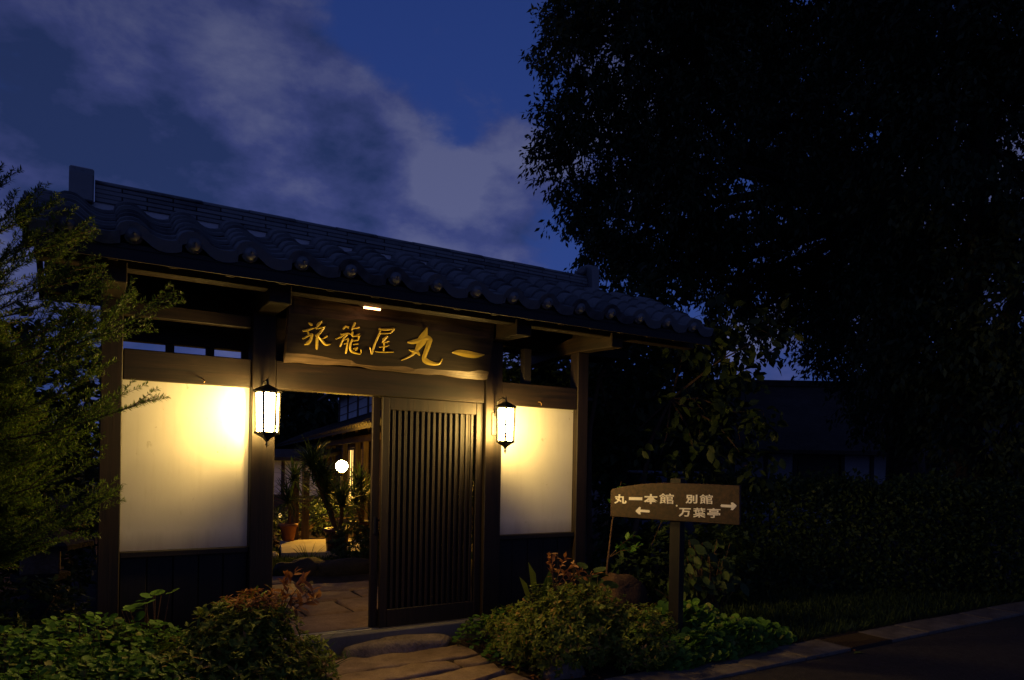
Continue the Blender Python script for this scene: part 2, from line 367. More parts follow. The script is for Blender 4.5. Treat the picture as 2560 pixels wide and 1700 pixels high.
def leaves(name,tmpl,P,D,Nn,S,mat,parent,nind=0,leafname='leaf',stuffname='foliage'):
    """P base points, D tip directions, Nn upper side, S lengths.  The nind that show largest become objects of their own."""
    tv,tf=tmpl; P=np.asarray(P,float); S=np.asarray(S,float)
    X,Y,Z=basis(np.asarray(D,float),np.asarray(Nn,float))
    off=ORG[parent]; rest=np.arange(len(P))
    if nind:
        dep=(P-CAM)@FW; facing=np.abs(np.sum(Z*unit(P-CAM),1))*.7+.3
        key=-S/np.maximum(dep,.3)*facing
        order=np.argsort(key+R.rand(len(P))*1e-9); ind=order[:nind]; rest=order[nind:]
        me=npmesh(leafname,tv,tf,mat)
        for i in ind:
            s=S[i]
            mw=Matrix(((X[i][0]*s,Y[i][0]*s,Z[i][0]*s,P[i][0]),(X[i][1]*s,Y[i][1]*s,Z[i][1]*s,P[i][1]),(X[i][2]*s,Y[i][2]*s,Z[i][2]*s,P[i][2]),(0,0,0,1)))
            piece(leafname,me,parent,mw)
    if len(rest):
        p=P[rest]-off; s=S[rest][:,None,None]
        V=p[:,None,:]+s*(tv[None,:,0:1]*X[rest][:,None,:]+tv[None,:,1:2]*Y[rest][:,None,:]+tv[None,:,2:3]*Z[rest][:,None,:])
        F=(tf[None]+np.arange(len(rest))[:,None,None]*len(tv)).reshape(-1,tf.shape[1])
        me=npmesh(stuffname,V.reshape(-1,3),F,mat); o=bpy.data.objects.new(stuffname,me); COL.objects.link(o); o.parent=parent; ORG[o]=off
        o['kind']='stuff'; return o
def rdir(n): return unit(R.normal(size=(n,3)))
def in_lobes(lobes,n,shell=0.55):
    """points in a union of ellipsoids (cx,cy,cz,rx,ry,rz), denser towards the outside"""
    w=np.array([l[3]*l[4]+l[3]*l[5] for l in lobes]); idx=R.choice(len(lobes),n,p=w/w.sum()); Lb=np.array(lobes)[idx]
    d=rdir(n); r=(shell+(1-shell)*R.rand(n))**.8*(0.92+.16*R.rand(n))
    return Lb[:,:3]+d*Lb[:,3:6]*r[:,None],d

STROKES=[[[[0.2887,0.2804,0.0121],[0.3104,0.2673,0.019]],[[0.2496,0.2166,0.0108],[0.2764,0.2224,0.0149],[0.3126,0.2402,0.0122],[0.3392,0.2522,0.0054]],[[0.2867,0.2222,0.0095],[0.2967,0.1835,0.0082]],[[0.251,0.1566,0.0082],[0.2866,0.181,0.0122],[0.3195,0.1984,0.0164]],[[0.3209,0.1986,0.015],[0.3127,0.1564,0.0164],[0.2909,0.1279,0.0232],[0.2698,0.1174,0.0096]],[[0.3832,0.3054,0.0082],[0.3646,0.2792,0.0204],[0.3448,0.2425,0.0082]],[[0.3434,0.2437,0.0095],[0.3771,0.2545,0.015],[0.4109,0.2674,0.0082]],[[0.403,0.2617,0.0109],[0.3802,0.219,0.0151],[0.3466,0.189,0.0123]],[[0.3644,0.2,0.0178],[0.3613,0.1547,0.0165],[0.3631,0.0923,0.0138]],[[0.3653,0.1897,0.0082],[0.3959,0.1583,0.0138],[0.4297,0.134,0.018],[0.4645,0.1412,0.0056]],[[0.4017,0.1729,0.0055],[0.4312,0.1969,0.0138]]],[[[0.5531,0.2665,0.0097],[0.5729,0.2863,0.0125],[0.5941,0.2769,0.0083]],[[0.5691,0.288,0.0083],[0.596,0.2869,0.0056]],[[0.642,0.3226,0.0111],[0.6307,0.2896,0.0139],[0.6223,0.2639,0.007]],[[0.6319,0.277,0.0098],[0.6782,0.2916,0.0098]],[[0.5034,0.1839,0.0069],[0.5376,0.2016,0.0111],[0.585,0.235,0.0126],[0.6145,0.2312,0.0056]],[[0.5392,0.2229,0.0069],[0.5814,0.2346,0.0084]],[[0.5896,0.225,0.0112],[0.5668,0.1978,0.0112],[0.5409,0.1279,0.0084]],[[0.5542,0.1788,0.0084],[0.5995,0.1978,0.0098]],[[0.6024,0.191,0.0098],[0.5974,0.1444,0.0113],[0.5912,0.0797,0.0099]],[[0.5712,0.1523,0.0056],[0.5957,0.1619,0.007]],[[0.6272,0.2503,0.0112],[0.6341,0.2178,0.0112],[0.6832,0.2424,0.0084]],[[0.6377,0.2182,0.0098],[0.6882,0.2288,0.0085]],[[0.6849,0.2248,0.0099],[0.6768,0.1955,0.0099],[0.641,0.1845,0.007]],[[0.6327,0.1943,0.0112],[0.6206,0.1539,0.0127],[0.6218,0.1184,0.0141],[0.6422,0.0976,0.017],[0.6874,0.0891,0.0114],[0.7096,0.0912,0.0071],[0.7082,0.1199,0.0043]],[[0.6439,0.1549,0.0071],[0.68,0.1637,0.0085]],[[0.6473,0.121,0.0071],[0.6791,0.1349,0.0085],[0.6632,0.1097,0.0071]]],[[[0.8421,0.2998,0.0114],[0.892,0.2983,0.0157],[0.9635,0.3152,0.0129]],[[0.9673,0.3157,0.0129],[0.9508,0.2905,0.0115],[0.9372,0.273,0.0072]],[[0.8535,0.2651,0.0086],[0.8953,0.2683,0.01],[0.9443,0.2789,0.0086]],[[0.8535,0.2867,0.0085],[0.8468,0.2571,0.0128],[0.8206,0.182,0.0129],[0.7993,0.0963,0.0144]],[[0.7791,0.1451,0.0043],[0.7993,0.0963,0.0101]],[[0.8775,0.2206,0.0072],[0.9132,0.2463,0.0115]],[[0.9076,0.2406,0.0101],[0.8803,0.1955,0.0115],[0.9287,0.2115,0.0101]],[[0.8577,0.1567,0.0086],[0.8991,0.1646,0.0101],[0.9361,0.1794,0.0072]],[[0.8946,0.1912,0.0087],[0.8958,0.1241,0.0102]],[[0.8313,0.1177,0.0072],[0.8962,0.1204,0.0102],[0.9768,0.1306,0.0088]]],[[[1.2461,0.3538,0.0073],[1.2326,0.3,0.0427],[1.2149,0.2457,0.0621],[1.183,0.175,0.0297],[1.1414,0.1183,0.0148],[1.055,0.069,0.0044]],[[1.093,0.2194,0.0103],[1.1363,0.2262,0.0279],[1.1984,0.2477,0.0295],[1.2606,0.2732,0.0341],[1.3001,0.2548,0.0194]],[[1.2869,0.261,0.0327],[1.2711,0.1914,0.0328],[1.2522,0.1138,0.03],[1.2682,0.0849,0.0376],[1.3287,0.0675,0.0273],[1.3953,0.0735,0.0137],[1.417,0.1141,0.0038]],[[1.1121,0.1604,0.0059],[1.1453,0.1525,0.0207],[1.1867,0.1453,0.0223],[1.2099,0.1234,0.009]]],[[[1.5008,0.1761,0.0076],[1.5606,0.182,0.0368],[1.64,0.178,0.0463],[1.7294,0.1749,0.0374],[1.8104,0.1882,0.0063]]]]
GLYPH={"丸":[[[0.271,0.428],[0.313,0.402],[0.324,0.454],[0.331,0.519],[0.053,0.519],[0.053,0.657],[0.341,0.657],[0.343,0.732],[0.343,0.869],[0.486,0.869],[0.485,0.731],[0.483,0.657],[0.786,0.657],[0.786,0.056],[0.788,0.042],[0.791,0.041],[0.829,0.041],[0.859,0.041],[0.871,0.056],[0.882,0.246],[0.96,0.199],[1.017,0.177],[0.987,-0.037],[0.89,-0.097],[0.828,-0.097],[0.77,-0.097],[0.671,-0.065],[0.645,0.051],[0.645,0.519],[0.474,0.519],[0.462,0.42],[0.439,0.317],[0.52,0.258],[0.621,0.169],[0.519,0.061],[0.435,0.14],[0.385,0.181],[0.292,0.032],[0.08,-0.126],[0.038,-0.073],[-0.021,-0.021],[0.184,0.129],[0.268,0.266],[0.2,0.311],[0.073,0.387],[0.172,0.485]],[[7,9,8],[7,10,9],[6,10,7],[6,11,10],[4,6,5],[4,11,6],[4,12,11],[4,3,12],[3,29,12],[29,28,12],[28,13,12],[2,29,3],[2,30,29],[27,13,28],[44,0,45],[1,30,2],[44,1,0],[1,31,30],[44,31,1],[43,31,44],[43,32,31],[42,32,43],[41,32,42],[41,36,32],[36,33,32],[18,20,19],[18,21,20],[41,37,36],[35,33,36],[18,22,21],[35,34,33],[40,37,41],[17,22,18],[27,14,13],[26,14,27],[26,15,14],[26,16,15],[26,17,16],[26,22,17],[40,39,37],[39,38,37],[26,23,22],[25,23,26],[24,23,25]]],"一":[[[0.992,0.317],[0.012,0.317],[0.012,0.463],[0.992,0.463]],[[1,3,2],[1,0,3]]],"本":[[[0.571,0.661],[0.969,0.661],[0.969,0.521],[0.685,0.521],[0.796,0.337],[1.012,0.147],[0.957,0.094],[0.909,0.033],[0.677,0.26],[0.534,0.521],[0.571,0.521],[0.571,0.215],[0.804,0.215],[0.804,0.075],[0.571,0.075],[0.571,-0.112],[0.428,-0.112],[0.428,0.075],[0.194,0.075],[0.194,0.215],[0.428,0.215],[0.428,0.521],[0.463,0.521],[0.319,0.26],[0.089,0.031],[0.043,0.09],[-0.009,0.141],[0.199,0.333],[0.311,0.521],[0.033,0.521],[0.033,0.661],[0.428,0.661],[0.428,0.871],[0.571,0.871]],[[31,33,32],[31,0,33],[29,31,30],[29,0,31],[29,1,0],[29,2,1],[28,2,29],[27,21,28],[21,2,28],[27,20,21],[22,2,21],[23,9,22],[9,2,22],[23,8,9],[10,2,9],[11,3,10],[3,2,10],[11,4,3],[11,8,4],[8,5,4],[26,19,27],[19,23,27],[23,20,27],[19,24,23],[20,8,23],[20,11,8],[11,7,8],[26,25,19],[25,24,19],[18,20,19],[18,11,20],[18,17,11],[17,14,11],[14,13,11],[13,7,11],[7,12,11],[13,7,12],[16,14,17],[16,15,14]]],"館":[[[0.866,0.31],[0.593,0.31],[0.593,0.246],[0.904,0.246],[0.904,-0.084],[0.822,-0.084],[0.822,-0.044],[0.593,-0.044],[0.593,-0.088],[0.511,-0.088],[0.511,0.582],[0.866,0.582],[0.822,0.162],[0.593,0.162],[0.593,0.041],[0.822,0.041],[0.785,0.392],[0.785,0.5],[0.593,0.5],[0.593,0.392],[0.736,0.796],[0.762,0.735],[0.762,0.735],[0.94,0.735],[0.94,0.552],[0.861,0.552],[0.861,0.652],[0.526,0.652],[0.526,0.552],[0.449,0.552],[0.449,0.735],[0.671,0.735],[0.657,0.768],[0.628,0.822],[0.7,0.859],[0.176,0.283],[0.333,0.283],[0.333,0.349],[0.176,0.349],[0.176,0.483],[0.176,0.426],[0.333,0.426],[0.333,0.483],[0.395,0.093],[0.44,-0.011],[0.367,-0.051],[0.347,0.002],[0.331,0.042],[0.146,-0.044],[0.084,-0.082],[0.067,-0.036],[0.045,0.007],[0.078,0.033],[0.093,0.076],[0.093,0.56],[0.221,0.56],[0.212,0.592],[0.192,0.644],[0.266,0.67],[0.291,0.606],[0.305,0.56],[0.415,0.56],[0.415,0.205],[0.176,0.205],[0.176,0.059],[0.299,0.111],[0.267,0.175],[0.337,0.207],[0.294,0.797],[0.383,0.725],[0.466,0.644],[0.413,0.574],[0.332,0.656],[0.247,0.728],[0.164,0.631],[0.054,0.539],[0.036,0.586],[0.014,0.628],[0.139,0.729],[0.238,0.858],[0.311,0.828]],[[33,20,34],[78,80,79],[78,68,80],[32,20,33],[78,73,68],[73,69,68],[32,21,20],[31,21,32],[29,70,30],[70,31,30],[70,21,31],[21,23,22],[21,26,23],[26,24,23],[70,27,21],[27,26,21],[77,73,78],[77,74,73],[72,69,73],[72,70,69],[57,59,58],[71,70,72],[70,10,27],[10,28,27],[25,11,26],[11,24,26],[56,59,57],[29,10,70],[77,76,74],[76,75,74],[56,60,59],[55,60,56],[29,9,10],[28,11,10],[28,25,11],[25,0,11],[53,39,54],[39,55,54],[39,60,55],[39,61,60],[39,42,61],[42,62,61],[9,28,29],[9,18,28],[18,25,28],[18,17,25],[17,0,25],[9,19,18],[16,0,17],[53,40,39],[41,62,42],[53,38,40],[38,41,40],[38,37,41],[37,62,41],[9,1,19],[1,16,19],[1,0,16],[53,35,38],[36,62,37],[9,2,1],[53,63,35],[63,36,35],[63,67,36],[67,62,36],[9,13,2],[13,3,2],[13,12,3],[12,4,3],[63,66,67],[43,62,67],[53,64,63],[66,62,63],[66,43,62],[65,43,66],[9,14,13],[15,4,12],[64,43,65],[64,47,43],[47,44,43],[52,64,53],[52,47,64],[52,48,47],[46,44,47],[9,7,14],[7,15,14],[7,6,15],[6,4,15],[51,48,52],[50,48,51],[45,44,46],[49,48,50],[9,8,7],[5,4,6]]],"別":[[[0.387,0.566],[0.387,0.695],[0.196,0.695],[0.196,0.566],[0.523,0.434],[0.308,0.434],[0.306,0.409],[0.304,0.39],[0.531,0.39],[0.529,0.345],[0.529,0.325],[0.51,0.052],[0.476,-0.066],[0.435,-0.098],[0.387,-0.108],[0.331,-0.11],[0.234,-0.107],[0.223,-0.052],[0.189,0.026],[0.31,0.019],[0.352,0.018],[0.363,0.019],[0.36,0.017],[0.378,0.082],[0.391,0.259],[0.285,0.259],[0.234,0.068],[0.088,-0.134],[0.039,-0.077],[-0.009,-0.039],[0.135,0.201],[0.168,0.434],[0.063,0.434],[0.063,0.826],[0.523,0.826],[0.698,0.133],[0.561,0.133],[0.561,0.752],[0.698,0.752],[0.945,0.017],[0.931,-0.055],[0.882,-0.097],[0.803,-0.11],[0.664,-0.114],[0.645,-0.054],[0.61,0.028],[0.755,0.025],[0.807,0.026],[0.806,0.026],[0.806,0.025],[0.806,0.853],[0.945,0.853]],[[49,51,50],[49,48,51],[48,47,51],[47,39,51],[36,38,37],[36,35,38],[44,46,45],[46,39,47],[44,39,46],[44,40,39],[43,40,44],[43,41,40],[43,42,41],[32,2,33],[2,34,33],[2,1,34],[1,4,34],[32,3,2],[0,4,1],[32,0,3],[32,4,0],[31,4,32],[30,5,31],[5,4,31],[30,6,5],[30,7,6],[30,8,7],[30,25,8],[25,9,8],[25,10,9],[25,24,10],[24,11,10],[30,26,25],[23,11,24],[29,26,30],[22,21,23],[21,11,23],[29,18,26],[18,27,26],[21,12,11],[29,28,18],[28,27,18],[17,19,18],[20,12,21],[17,20,19],[17,12,20],[16,12,17],[16,13,12],[16,14,13],[15,14,16]]],"万":[[[0.971,0.659],[0.442,0.659],[0.439,0.588],[0.434,0.519],[0.879,0.519],[0.879,0.471],[0.878,0.448],[0.849,0.094],[0.799,-0.056],[0.748,-0.093],[0.689,-0.104],[0.609,-0.106],[0.483,-0.101],[0.471,-0.043],[0.43,0.039],[0.59,0.03],[0.656,0.029],[0.677,0.03],[0.679,0.031],[0.71,0.128],[0.732,0.382],[0.414,0.382],[0.331,0.116],[0.086,-0.13],[0.041,-0.073],[-0.01,-0.028],[0.254,0.305],[0.297,0.659],[0.03,0.659],[0.03,0.797],[0.971,0.797]],[[28,30,29],[28,0,30],[27,0,28],[26,1,27],[1,0,27],[26,2,1],[26,3,2],[26,21,3],[21,4,3],[21,5,4],[21,6,5],[21,20,6],[20,7,6],[26,22,21],[19,7,20],[25,22,26],[18,7,19],[25,24,22],[24,23,22],[18,8,7],[13,15,14],[17,8,18],[16,8,17],[13,16,15],[13,8,16],[12,8,13],[12,9,8],[12,10,9],[11,10,12]]],"葉":[[[0.722,0.789],[0.963,0.789],[0.963,0.696],[0.722,0.696],[0.722,0.616],[0.616,0.616],[0.616,0.696],[0.381,0.696],[0.381,0.62],[0.275,0.62],[0.275,0.696],[0.039,0.696],[0.039,0.789],[0.275,0.789],[0.275,0.856],[0.381,0.856],[0.381,0.789],[0.616,0.789],[0.616,0.856],[0.722,0.856],[0.52,0.594],[0.696,0.594],[0.696,0.668],[0.802,0.668],[0.802,0.594],[0.962,0.594],[0.962,0.501],[0.802,0.501],[0.802,0.379],[0.416,0.379],[0.416,0.501],[0.281,0.501],[0.281,0.353],[0.931,0.353],[0.931,0.26],[0.551,0.26],[0.551,0.218],[0.966,0.218],[0.966,0.126],[0.668,0.126],[0.777,0.067],[0.997,0.005],[0.955,-0.045],[0.926,-0.088],[0.704,-0.008],[0.551,0.094],[0.551,-0.096],[0.445,-0.096],[0.445,0.09],[0.288,-0.006],[0.073,-0.085],[0.044,-0.045],[0.002,0.002],[0.22,0.069],[0.331,0.126],[0.037,0.126],[0.037,0.218],[0.445,0.218],[0.445,0.26],[0.175,0.26],[0.175,0.501],[0.039,0.501],[0.039,0.594],[0.175,0.594],[0.175,0.667],[0.281,0.667],[0.281,0.594],[0.416,0.594],[0.416,0.676],[0.52,0.676],[0.488,0.533],[0.728,0.533],[0.728,0.428],[0.488,0.428]],[[13,15,14],[13,16,15],[17,19,18],[17,0,19],[11,13,12],[11,16,13],[11,17,16],[11,0,17],[11,1,0],[11,2,1],[10,2,11],[9,65,10],[65,7,10],[7,2,10],[65,8,7],[6,2,7],[5,3,6],[3,2,6],[5,22,3],[22,4,3],[67,69,68],[67,20,69],[5,21,22],[4,23,22],[4,24,23],[63,65,64],[63,9,65],[9,66,65],[63,66,9],[21,4,5],[21,24,4],[61,63,62],[61,66,63],[61,67,66],[61,20,67],[61,21,20],[61,24,21],[61,25,24],[61,70,25],[70,71,25],[71,26,25],[61,60,70],[60,31,70],[31,30,70],[30,73,70],[72,27,71],[27,26,71],[59,31,60],[59,32,31],[29,73,30],[72,28,27],[29,72,73],[29,28,72],[59,33,32],[59,34,33],[58,34,59],[57,35,58],[35,34,58],[57,36,35],[55,57,56],[55,36,57],[55,37,36],[55,38,37],[54,38,55],[53,39,54],[39,38,54],[53,48,39],[48,45,39],[45,40,39],[48,46,45],[44,40,45],[53,49,48],[47,46,48],[52,49,53],[44,41,40],[44,42,41],[51,49,52],[51,50,49],[43,42,44]]],"亭":[[[0.546,0.81],[0.572,0.77],[0.958,0.77],[0.958,0.675],[0.044,0.675],[0.044,0.77],[0.446,0.77],[0.438,0.782],[0.4,0.835],[0.504,0.864],[0.946,0.179],[0.843,0.179],[0.843,0.299],[0.157,0.299],[0.157,0.179],[0.056,0.179],[0.056,0.392],[0.946,0.392],[0.825,0.164],[0.573,0.164],[0.573,0.005],[0.561,-0.052],[0.516,-0.082],[0.438,-0.092],[0.31,-0.093],[0.296,-0.048],[0.27,0.009],[0.394,0.006],[0.451,0.006],[0.46,0.008],[0.461,0.013],[0.461,0.164],[0.18,0.164],[0.18,0.259],[0.825,0.259],[0.713,0.51],[0.713,0.562],[0.288,0.562],[0.288,0.51],[0.823,0.424],[0.182,0.424],[0.182,0.648],[0.823,0.648]],[[15,13,16],[13,17,16],[13,12,17],[12,10,17],[15,14,13],[11,10,12],[32,34,33],[32,18,34],[31,18,32],[30,19,31],[19,18,31],[30,20,19],[29,20,30],[25,27,26],[28,20,29],[27,20,28],[25,20,27],[25,21,20],[24,21,25],[24,22,21],[24,23,22],[40,37,41],[37,42,41],[37,36,42],[36,39,42],[40,38,37],[35,39,36],[40,35,38],[40,39,35],[8,0,9],[7,0,8],[7,1,0],[6,1,7],[4,6,5],[4,1,6],[4,2,1],[4,3,2]]]}
# ------------------------------------------------------------------ ground, road, kerb
g=MB()
def ground():
    nx=60; xs=np.concatenate([np.linspace(-400,-12,6)[:-1],np.linspace(-12,14,nx),np.linspace(14,400,6)[1:]])
    ys=np.concatenate([np.linspace(-60,-2.0,4)[:-1],np.linspace(-2.0,0.0,14)[:-1],np.linspace(0,30,16)[:-1],np.linspace(30,500,6)])
    v=[];f=[]
    for j,y in enumerate(ys):
        for i,x in enumerate(xs):
            b=0.0
            if -1.6<y<-0.05: b=0.018*math.sin(x*5.1+y*3.3)*math.sin(y*6.7+x*1.7)
            v.append((x,y,b-0.01))
    w=len(xs)
    for j in range(len(ys)-1):
        for i in range(w-1): f.append((j*w+i,j*w+i+1,(j+1)*w+i+1,(j+1)*w+i))
    return v,f
g.add(*ground()); struct('ground',g,M['soil'],True)
g=MB(); g.add([(-400,-30,.004),(400,-30,.004),(400,-1.905,.004),(-400,-1.905,.004)],[(0,1,2,3)]); struct('road',g,M['asphalt'])
kb=MB(); kb.box(-1.0,14,-1.9,-1.56,-.10,-.005); kerb=struct('kerb',kb,M['gutter'])
sl=MB(); sl.box(-.297,.297,-.165,.165,-.06,.02); slme=sl.mesh('gutter_slab',M['gutter'])
gr=MB()
for i in range(15): gr.box(-.29+i*.04,-.29+i*.04+.016,-.155,.155,-.02,.016)
gr.box(-.295,.295,-.165,-.15,-.03,.018); gr.box(-.295,.295,.15,.165,-.03,.018)
for i in range(4): gr.box(-.285,.285,-.1+i*.066-.004,-.1+i*.066+.004,-.02,.012)
grme=gr.mesh('grate',M['grate'])
for i in range(24):
    x=-.7+i*.6
    if i==9: piece('grate',grme,kerb,Matrix.Translation((x,-1.735,.012)))
    else:
        o=piece('gutter_slab',slme,kerb,Matrix.Translation((x,-1.735,.004+.003*((i*7)%3)))@Matrix.Rotation(rad(.3*((i*5)%3-1)),4,'Z')); bevel(o,.008,2)
# path of long slabs from the road to the gate
pb=MB(); pb.box(.30,1.58,-1.55,-.2,-.10,-.004); path=struct('path',pb,M['soil'])
def slab(name,poly,z0,z1,mat,parent,amp=.008):
    """a worn slab: rounded irregular outline, gently uneven top"""
    pts=[]; n=len(poly)
    for i in range(n):
        a=np.array(poly[i],float); b=np.array(poly[(i+1)%n],float); k=max(2,int(np.linalg.norm(b-a)/.12))
        for j in range(k):
            t=j/k; p=a+(b-a)*t
            if j: p=p+R.normal(size=2)*amp*.8
            pts.append(p)
    pts=np.array(pts); c=pts.mean(0); m=len(pts)
    rings=[(1.0,z0),(1.0,z1-.022),(.985,z1-.006),(.955,z1)]
    d=pts-c; L_=np.linalg.norm(d,axis=1,keepdims=True)
    v=[];f=[]
    for s,z in rings:
        q=c+d*np.maximum((L_-(1-s)*.55)/L_,.2)
        for p in q: v.append((p[0],p[1],z+(R.normal()*amp*.5 if z>z0 else 0)))
    for i in range(3):
        for j in range(m): f.append((i*m+j,i*m+(j+1)%m,(i+1)*m+(j+1)%m,(i+1)*m+j))
    f.append(tuple(range(3*m,4*m)))
    mb=MB(); mb.add(v,f); o=part(name,mb,mat,parent,0,True); return o
for poly in ([(.32,-.55),(.34,-.27),(.60,-.235),(1.56,-.26),(1.56,-.55),(1.2,-.57)],
             [(.31,-.88),(.33,-.61),(1.25,-.615),(1.27,-.83)],[(1.30,-.82),(1.29,-.65),(1.55,-.61),(1.54,-.81)],
             [(.32,-1.20),(.30,-.93),(1.0,-.90),(1.52,-.87),(1.50,-1.09),(1.0,-1.19)],
             [(.30,-1.54),(.31,-1.25),(.92,-1.24),(.93,-1.53)],[(.97,-1.53),(.96,-1.23),(1.54,-1.13),(1.56,-1.5)]):
    slab('stone_slab',poly,-.09,.022+.006*R.rand(),M['slab'],path,.012)
def rock(mb,c,r,seed,n=18,m=12):
    rs=np.random.RandomState(seed); ks=rs.normal(size=(6,3))*1.6; ph=rs.rand(6)*6.28; am=rs.rand(6)*.10
    v=[]
    for i in range(m+1):
        t=math.pi*i/m
        for j in range(n):
            a=2*math.pi*j/n; d=np.array((math.sin(t)*math.cos(a),math.sin(t)*math.sin(a),-math.cos(t)))
            q=1+sum(am[k]*math.sin(ks[k]@d*2+ph[k]) for k in range(6))+.05*math.sin(9*d[0]+ph[0])*math.sin(8*d[1]+ph[1])
            sq=np.sign(d)*np.abs(d)**.72
            v.append((c[0]+r[0]*sq[0]*q,c[1]+r[1]*sq[1]*q,c[2]+r[2]*sq[2]*q))
    f=[(i*n+j,i*n+(j+1)%n,(i+1)*n+(j+1)%n,(i+1)*n+j) for i in range(m) for j in range(n)]
    mb.add(v,f); return mb
single('stepping_boulder','low rough brown boulder used as a step against the gate sill','boulder',rock(MB(),(1.05,-.16,-.01),(.44,.13,.115),3),M['rock'],None,True)
single('rock','small reddish rock at the left foot of the right azalea','rock',rock(MB(),(1.72,-.75,.02),(.10,.08,.09),5),M['rock'],None,True)
single('rock','brown rock half hidden low in front of the right azalea beside the slabs','rock',rock(MB(),(1.86,-1.25,.02),(.15,.12,.10),8),M['rock'],None,True)

# ------------------------------------------------------------------ the gate
gate=thing('gate','roofed wooden gate with white plaster side bays and grey tiled roof','gate',(.99,.085,0))
for x,w,y0,y1,top in ((0,.17,0,.17,2.62),(1.98,.17,0,.17,2.62),(-.985,.13,.02,.15,2.62),(2.985,.13,.02,.15,2.62)):
    b=MB().box(x-w/2,x+w/2,y0,y1,.04,top); part('post',b,M['wood_z'],gate,.006)
    b=MB().box(x-w/2-.03,x+w/2+.03,y0-.03,y1+.03,-.05,.045); part('foot_stone',b,M['concrete'],gate,.008)
    b=MB().box(x-.06,x+.06,y0+.02,y1-.02,2.765,2.985); part('king_strut',b,M['wood_z'],gate,.004)
for x0,x1 in ((-.918,-.087),(2.067,2.918)):
    part('wall_beam',MB().box(x0,x1,.03,.14,2.062,2.272),M['wood_x'],gate,.006)
    wp=part('wall_panel',MB().box(x0,x1,.085,.125,.878,2.064),M['plaster'],gate)
    part('panel_rail',MB().box(x0,x1,.035,.145,.835,.8775),M['dark_x'],gate,.004)
    part('ground_rail',MB().box(x0,x1,.05,.13,.03,.12),M['dark_x'],gate,.004)
    n=5; w=(x1-x0)/n
    for i in range(n):
        part('plank',MB().box(x0+i*w+.002,x0+(i+1)*w-.002,.07+.004*(i%2),.095,.118,.837),M['dark_z'],gate,.004)
    part('back_board',MB().box(x0,x1,.1,.112,.04,.876),M['dark_x'],gate)
    part('footing',MB().box(x0,x1,.03,.16,-.1,.032),M['concrete'],gate,.005)
part('lintel',MB().box(.087,1.893,.02,.155,2.066,2.282),M['wood_x'],gate,.007)
part('transom_board',MB().box(.087,1.893,.11,.13,2.284,2.62),M['wood_x'],gate)
part('beam_peg',MB().box(3.05,3.14,.06,.10,2.16,2.20),M['wood_x'],gate,.004)
for x,z in ((-.42,2.10),(2.47,2.11)):
    t=MB().tube([(x,.03,z),(x,.0,z-.002),(x+.012,-.012,z-.02),(x+.004,-.018,z-.032)],.004,6); part('hook',t,M['nail'],gate,0,True)
# sliding doors
def door(x0,x1,y0,y1,hw=.0115):
    z0,z1=.157,2.064; sw=.065; b=MB()
    gx0,gx1=x0+sw,x1-sw; gz0,gz1=.304,1.958
    b.box(x0,gx0,y0,y1,z0,z1); b.box(gx1,x1,y0,y1,z0,z1); b.box(gx0,gx1,y0+.002,y1-.002,z0,gz0); b.box(gx0,gx1,y0+.002,y1-.002,gz1,z1)
    d=part('sliding_door',b,M['wood_z'],gate,.004,label=None)
    n=15; p=(gx1-gx0)/(n+.5)
    me=None
    for i in range(n):
        cx=gx0+p*(i+.75)
        s=MB().box(cx-hw,cx+hw,y0+.005,y0+.024,gz0,gz1)
        part('slat',s,M['wood_z'],d,.002)
    for k in range(3): part('crossbar',MB().box(gx0,gx1,y0+.025,y1-.003,.92+k*.055,.935+k*.055),M['wood_x'],d)
    return d
d1=door(.95,1.892,.045,.08); d2=door(.885,1.825,.098,.132,.020)
part('finger_pull',MB().box(.905,.925,.090,.0975,.93,1.07),M['iron'],d2,.002)
sill=part('sill',MB().box(-.08,2.06,-.028,.19,-.1,.147),M['concrete'],gate,.008)
for y in (.0625,.115): part('track',MB().box(.09,1.89,y-.006,y+.006,.146,.156),M['rail'],sill,.002)
# bracket arms carrying the eave purlins
def arm(x,w,curve):
    ys=np.linspace(-.48,.95,15); b=MB(); v=[]
    for y in ys:
        lo=2.603+curve*(.02*math.sin((y+.48)*2.2)-.03*max(0,y-.1)); hi=2.735+curve*.045*math.exp(-((y-.05)/.28)**2)-curve*.02*max(0,y-.2)
        for sx,z in ((-1,lo),(1,lo),(1,hi),(-1,hi)): v.append((x+sx*w/2,y,z))
    f=[(0,1,2,3)[::-1],tuple(range(len(v)-4,len(v)))]
    for i in range(len(ys)-1):
        for k in range(4): f.append((4*i+k,4*i+(k+1)%4,4*i+4+(k+1)%4,4*i+4+k))
    b.add(v,f); return part('bracket_arm',b,M['wood_y'],gate,.006)
arm(-.985,.13,.3); arm(0,.15,.3); arm(1.98,.15,1.0); arm(2.985,.13,1.0)
part('purlin',MB().box(-1.40,3.98,-.455,-.345,2.695,2.80),M['wood_x'],gate,.006)
part('purlin',MB().box(-1.40,3.98,.515,.625,2.695,2.80),M['wood_x'],gate,.006)
part('ridge_beam',MB().box(-1.40,3.98,.03,.14,2.98,3.09),M['wood_x'],gate,.006)
part('tie_beam',MB().box(-1.05,2.07,.60,.70,2.412,2.73),M['wood_x'],gate,.006)
part('tie_beam',MB().box(-.92,-.085,.06,.13,2.505,2.60),M['wood_x'],gate,.006)
for x in (-.58,-.29,-.02): part('strut',MB().box(x-.03,x+.03,.62,.68,2.2,2.414),M['dark_z'],gate,.003)
part('strut',MB().box(2.32,2.40,.05,.12,2.27,2.60),M['dark_z'],gate,.003)
# brace under the right-hand arm
br=MB().beam((2.985,.085,2.33),(2.985,-.02,2.60),.07,.06,(1,0,0)); 
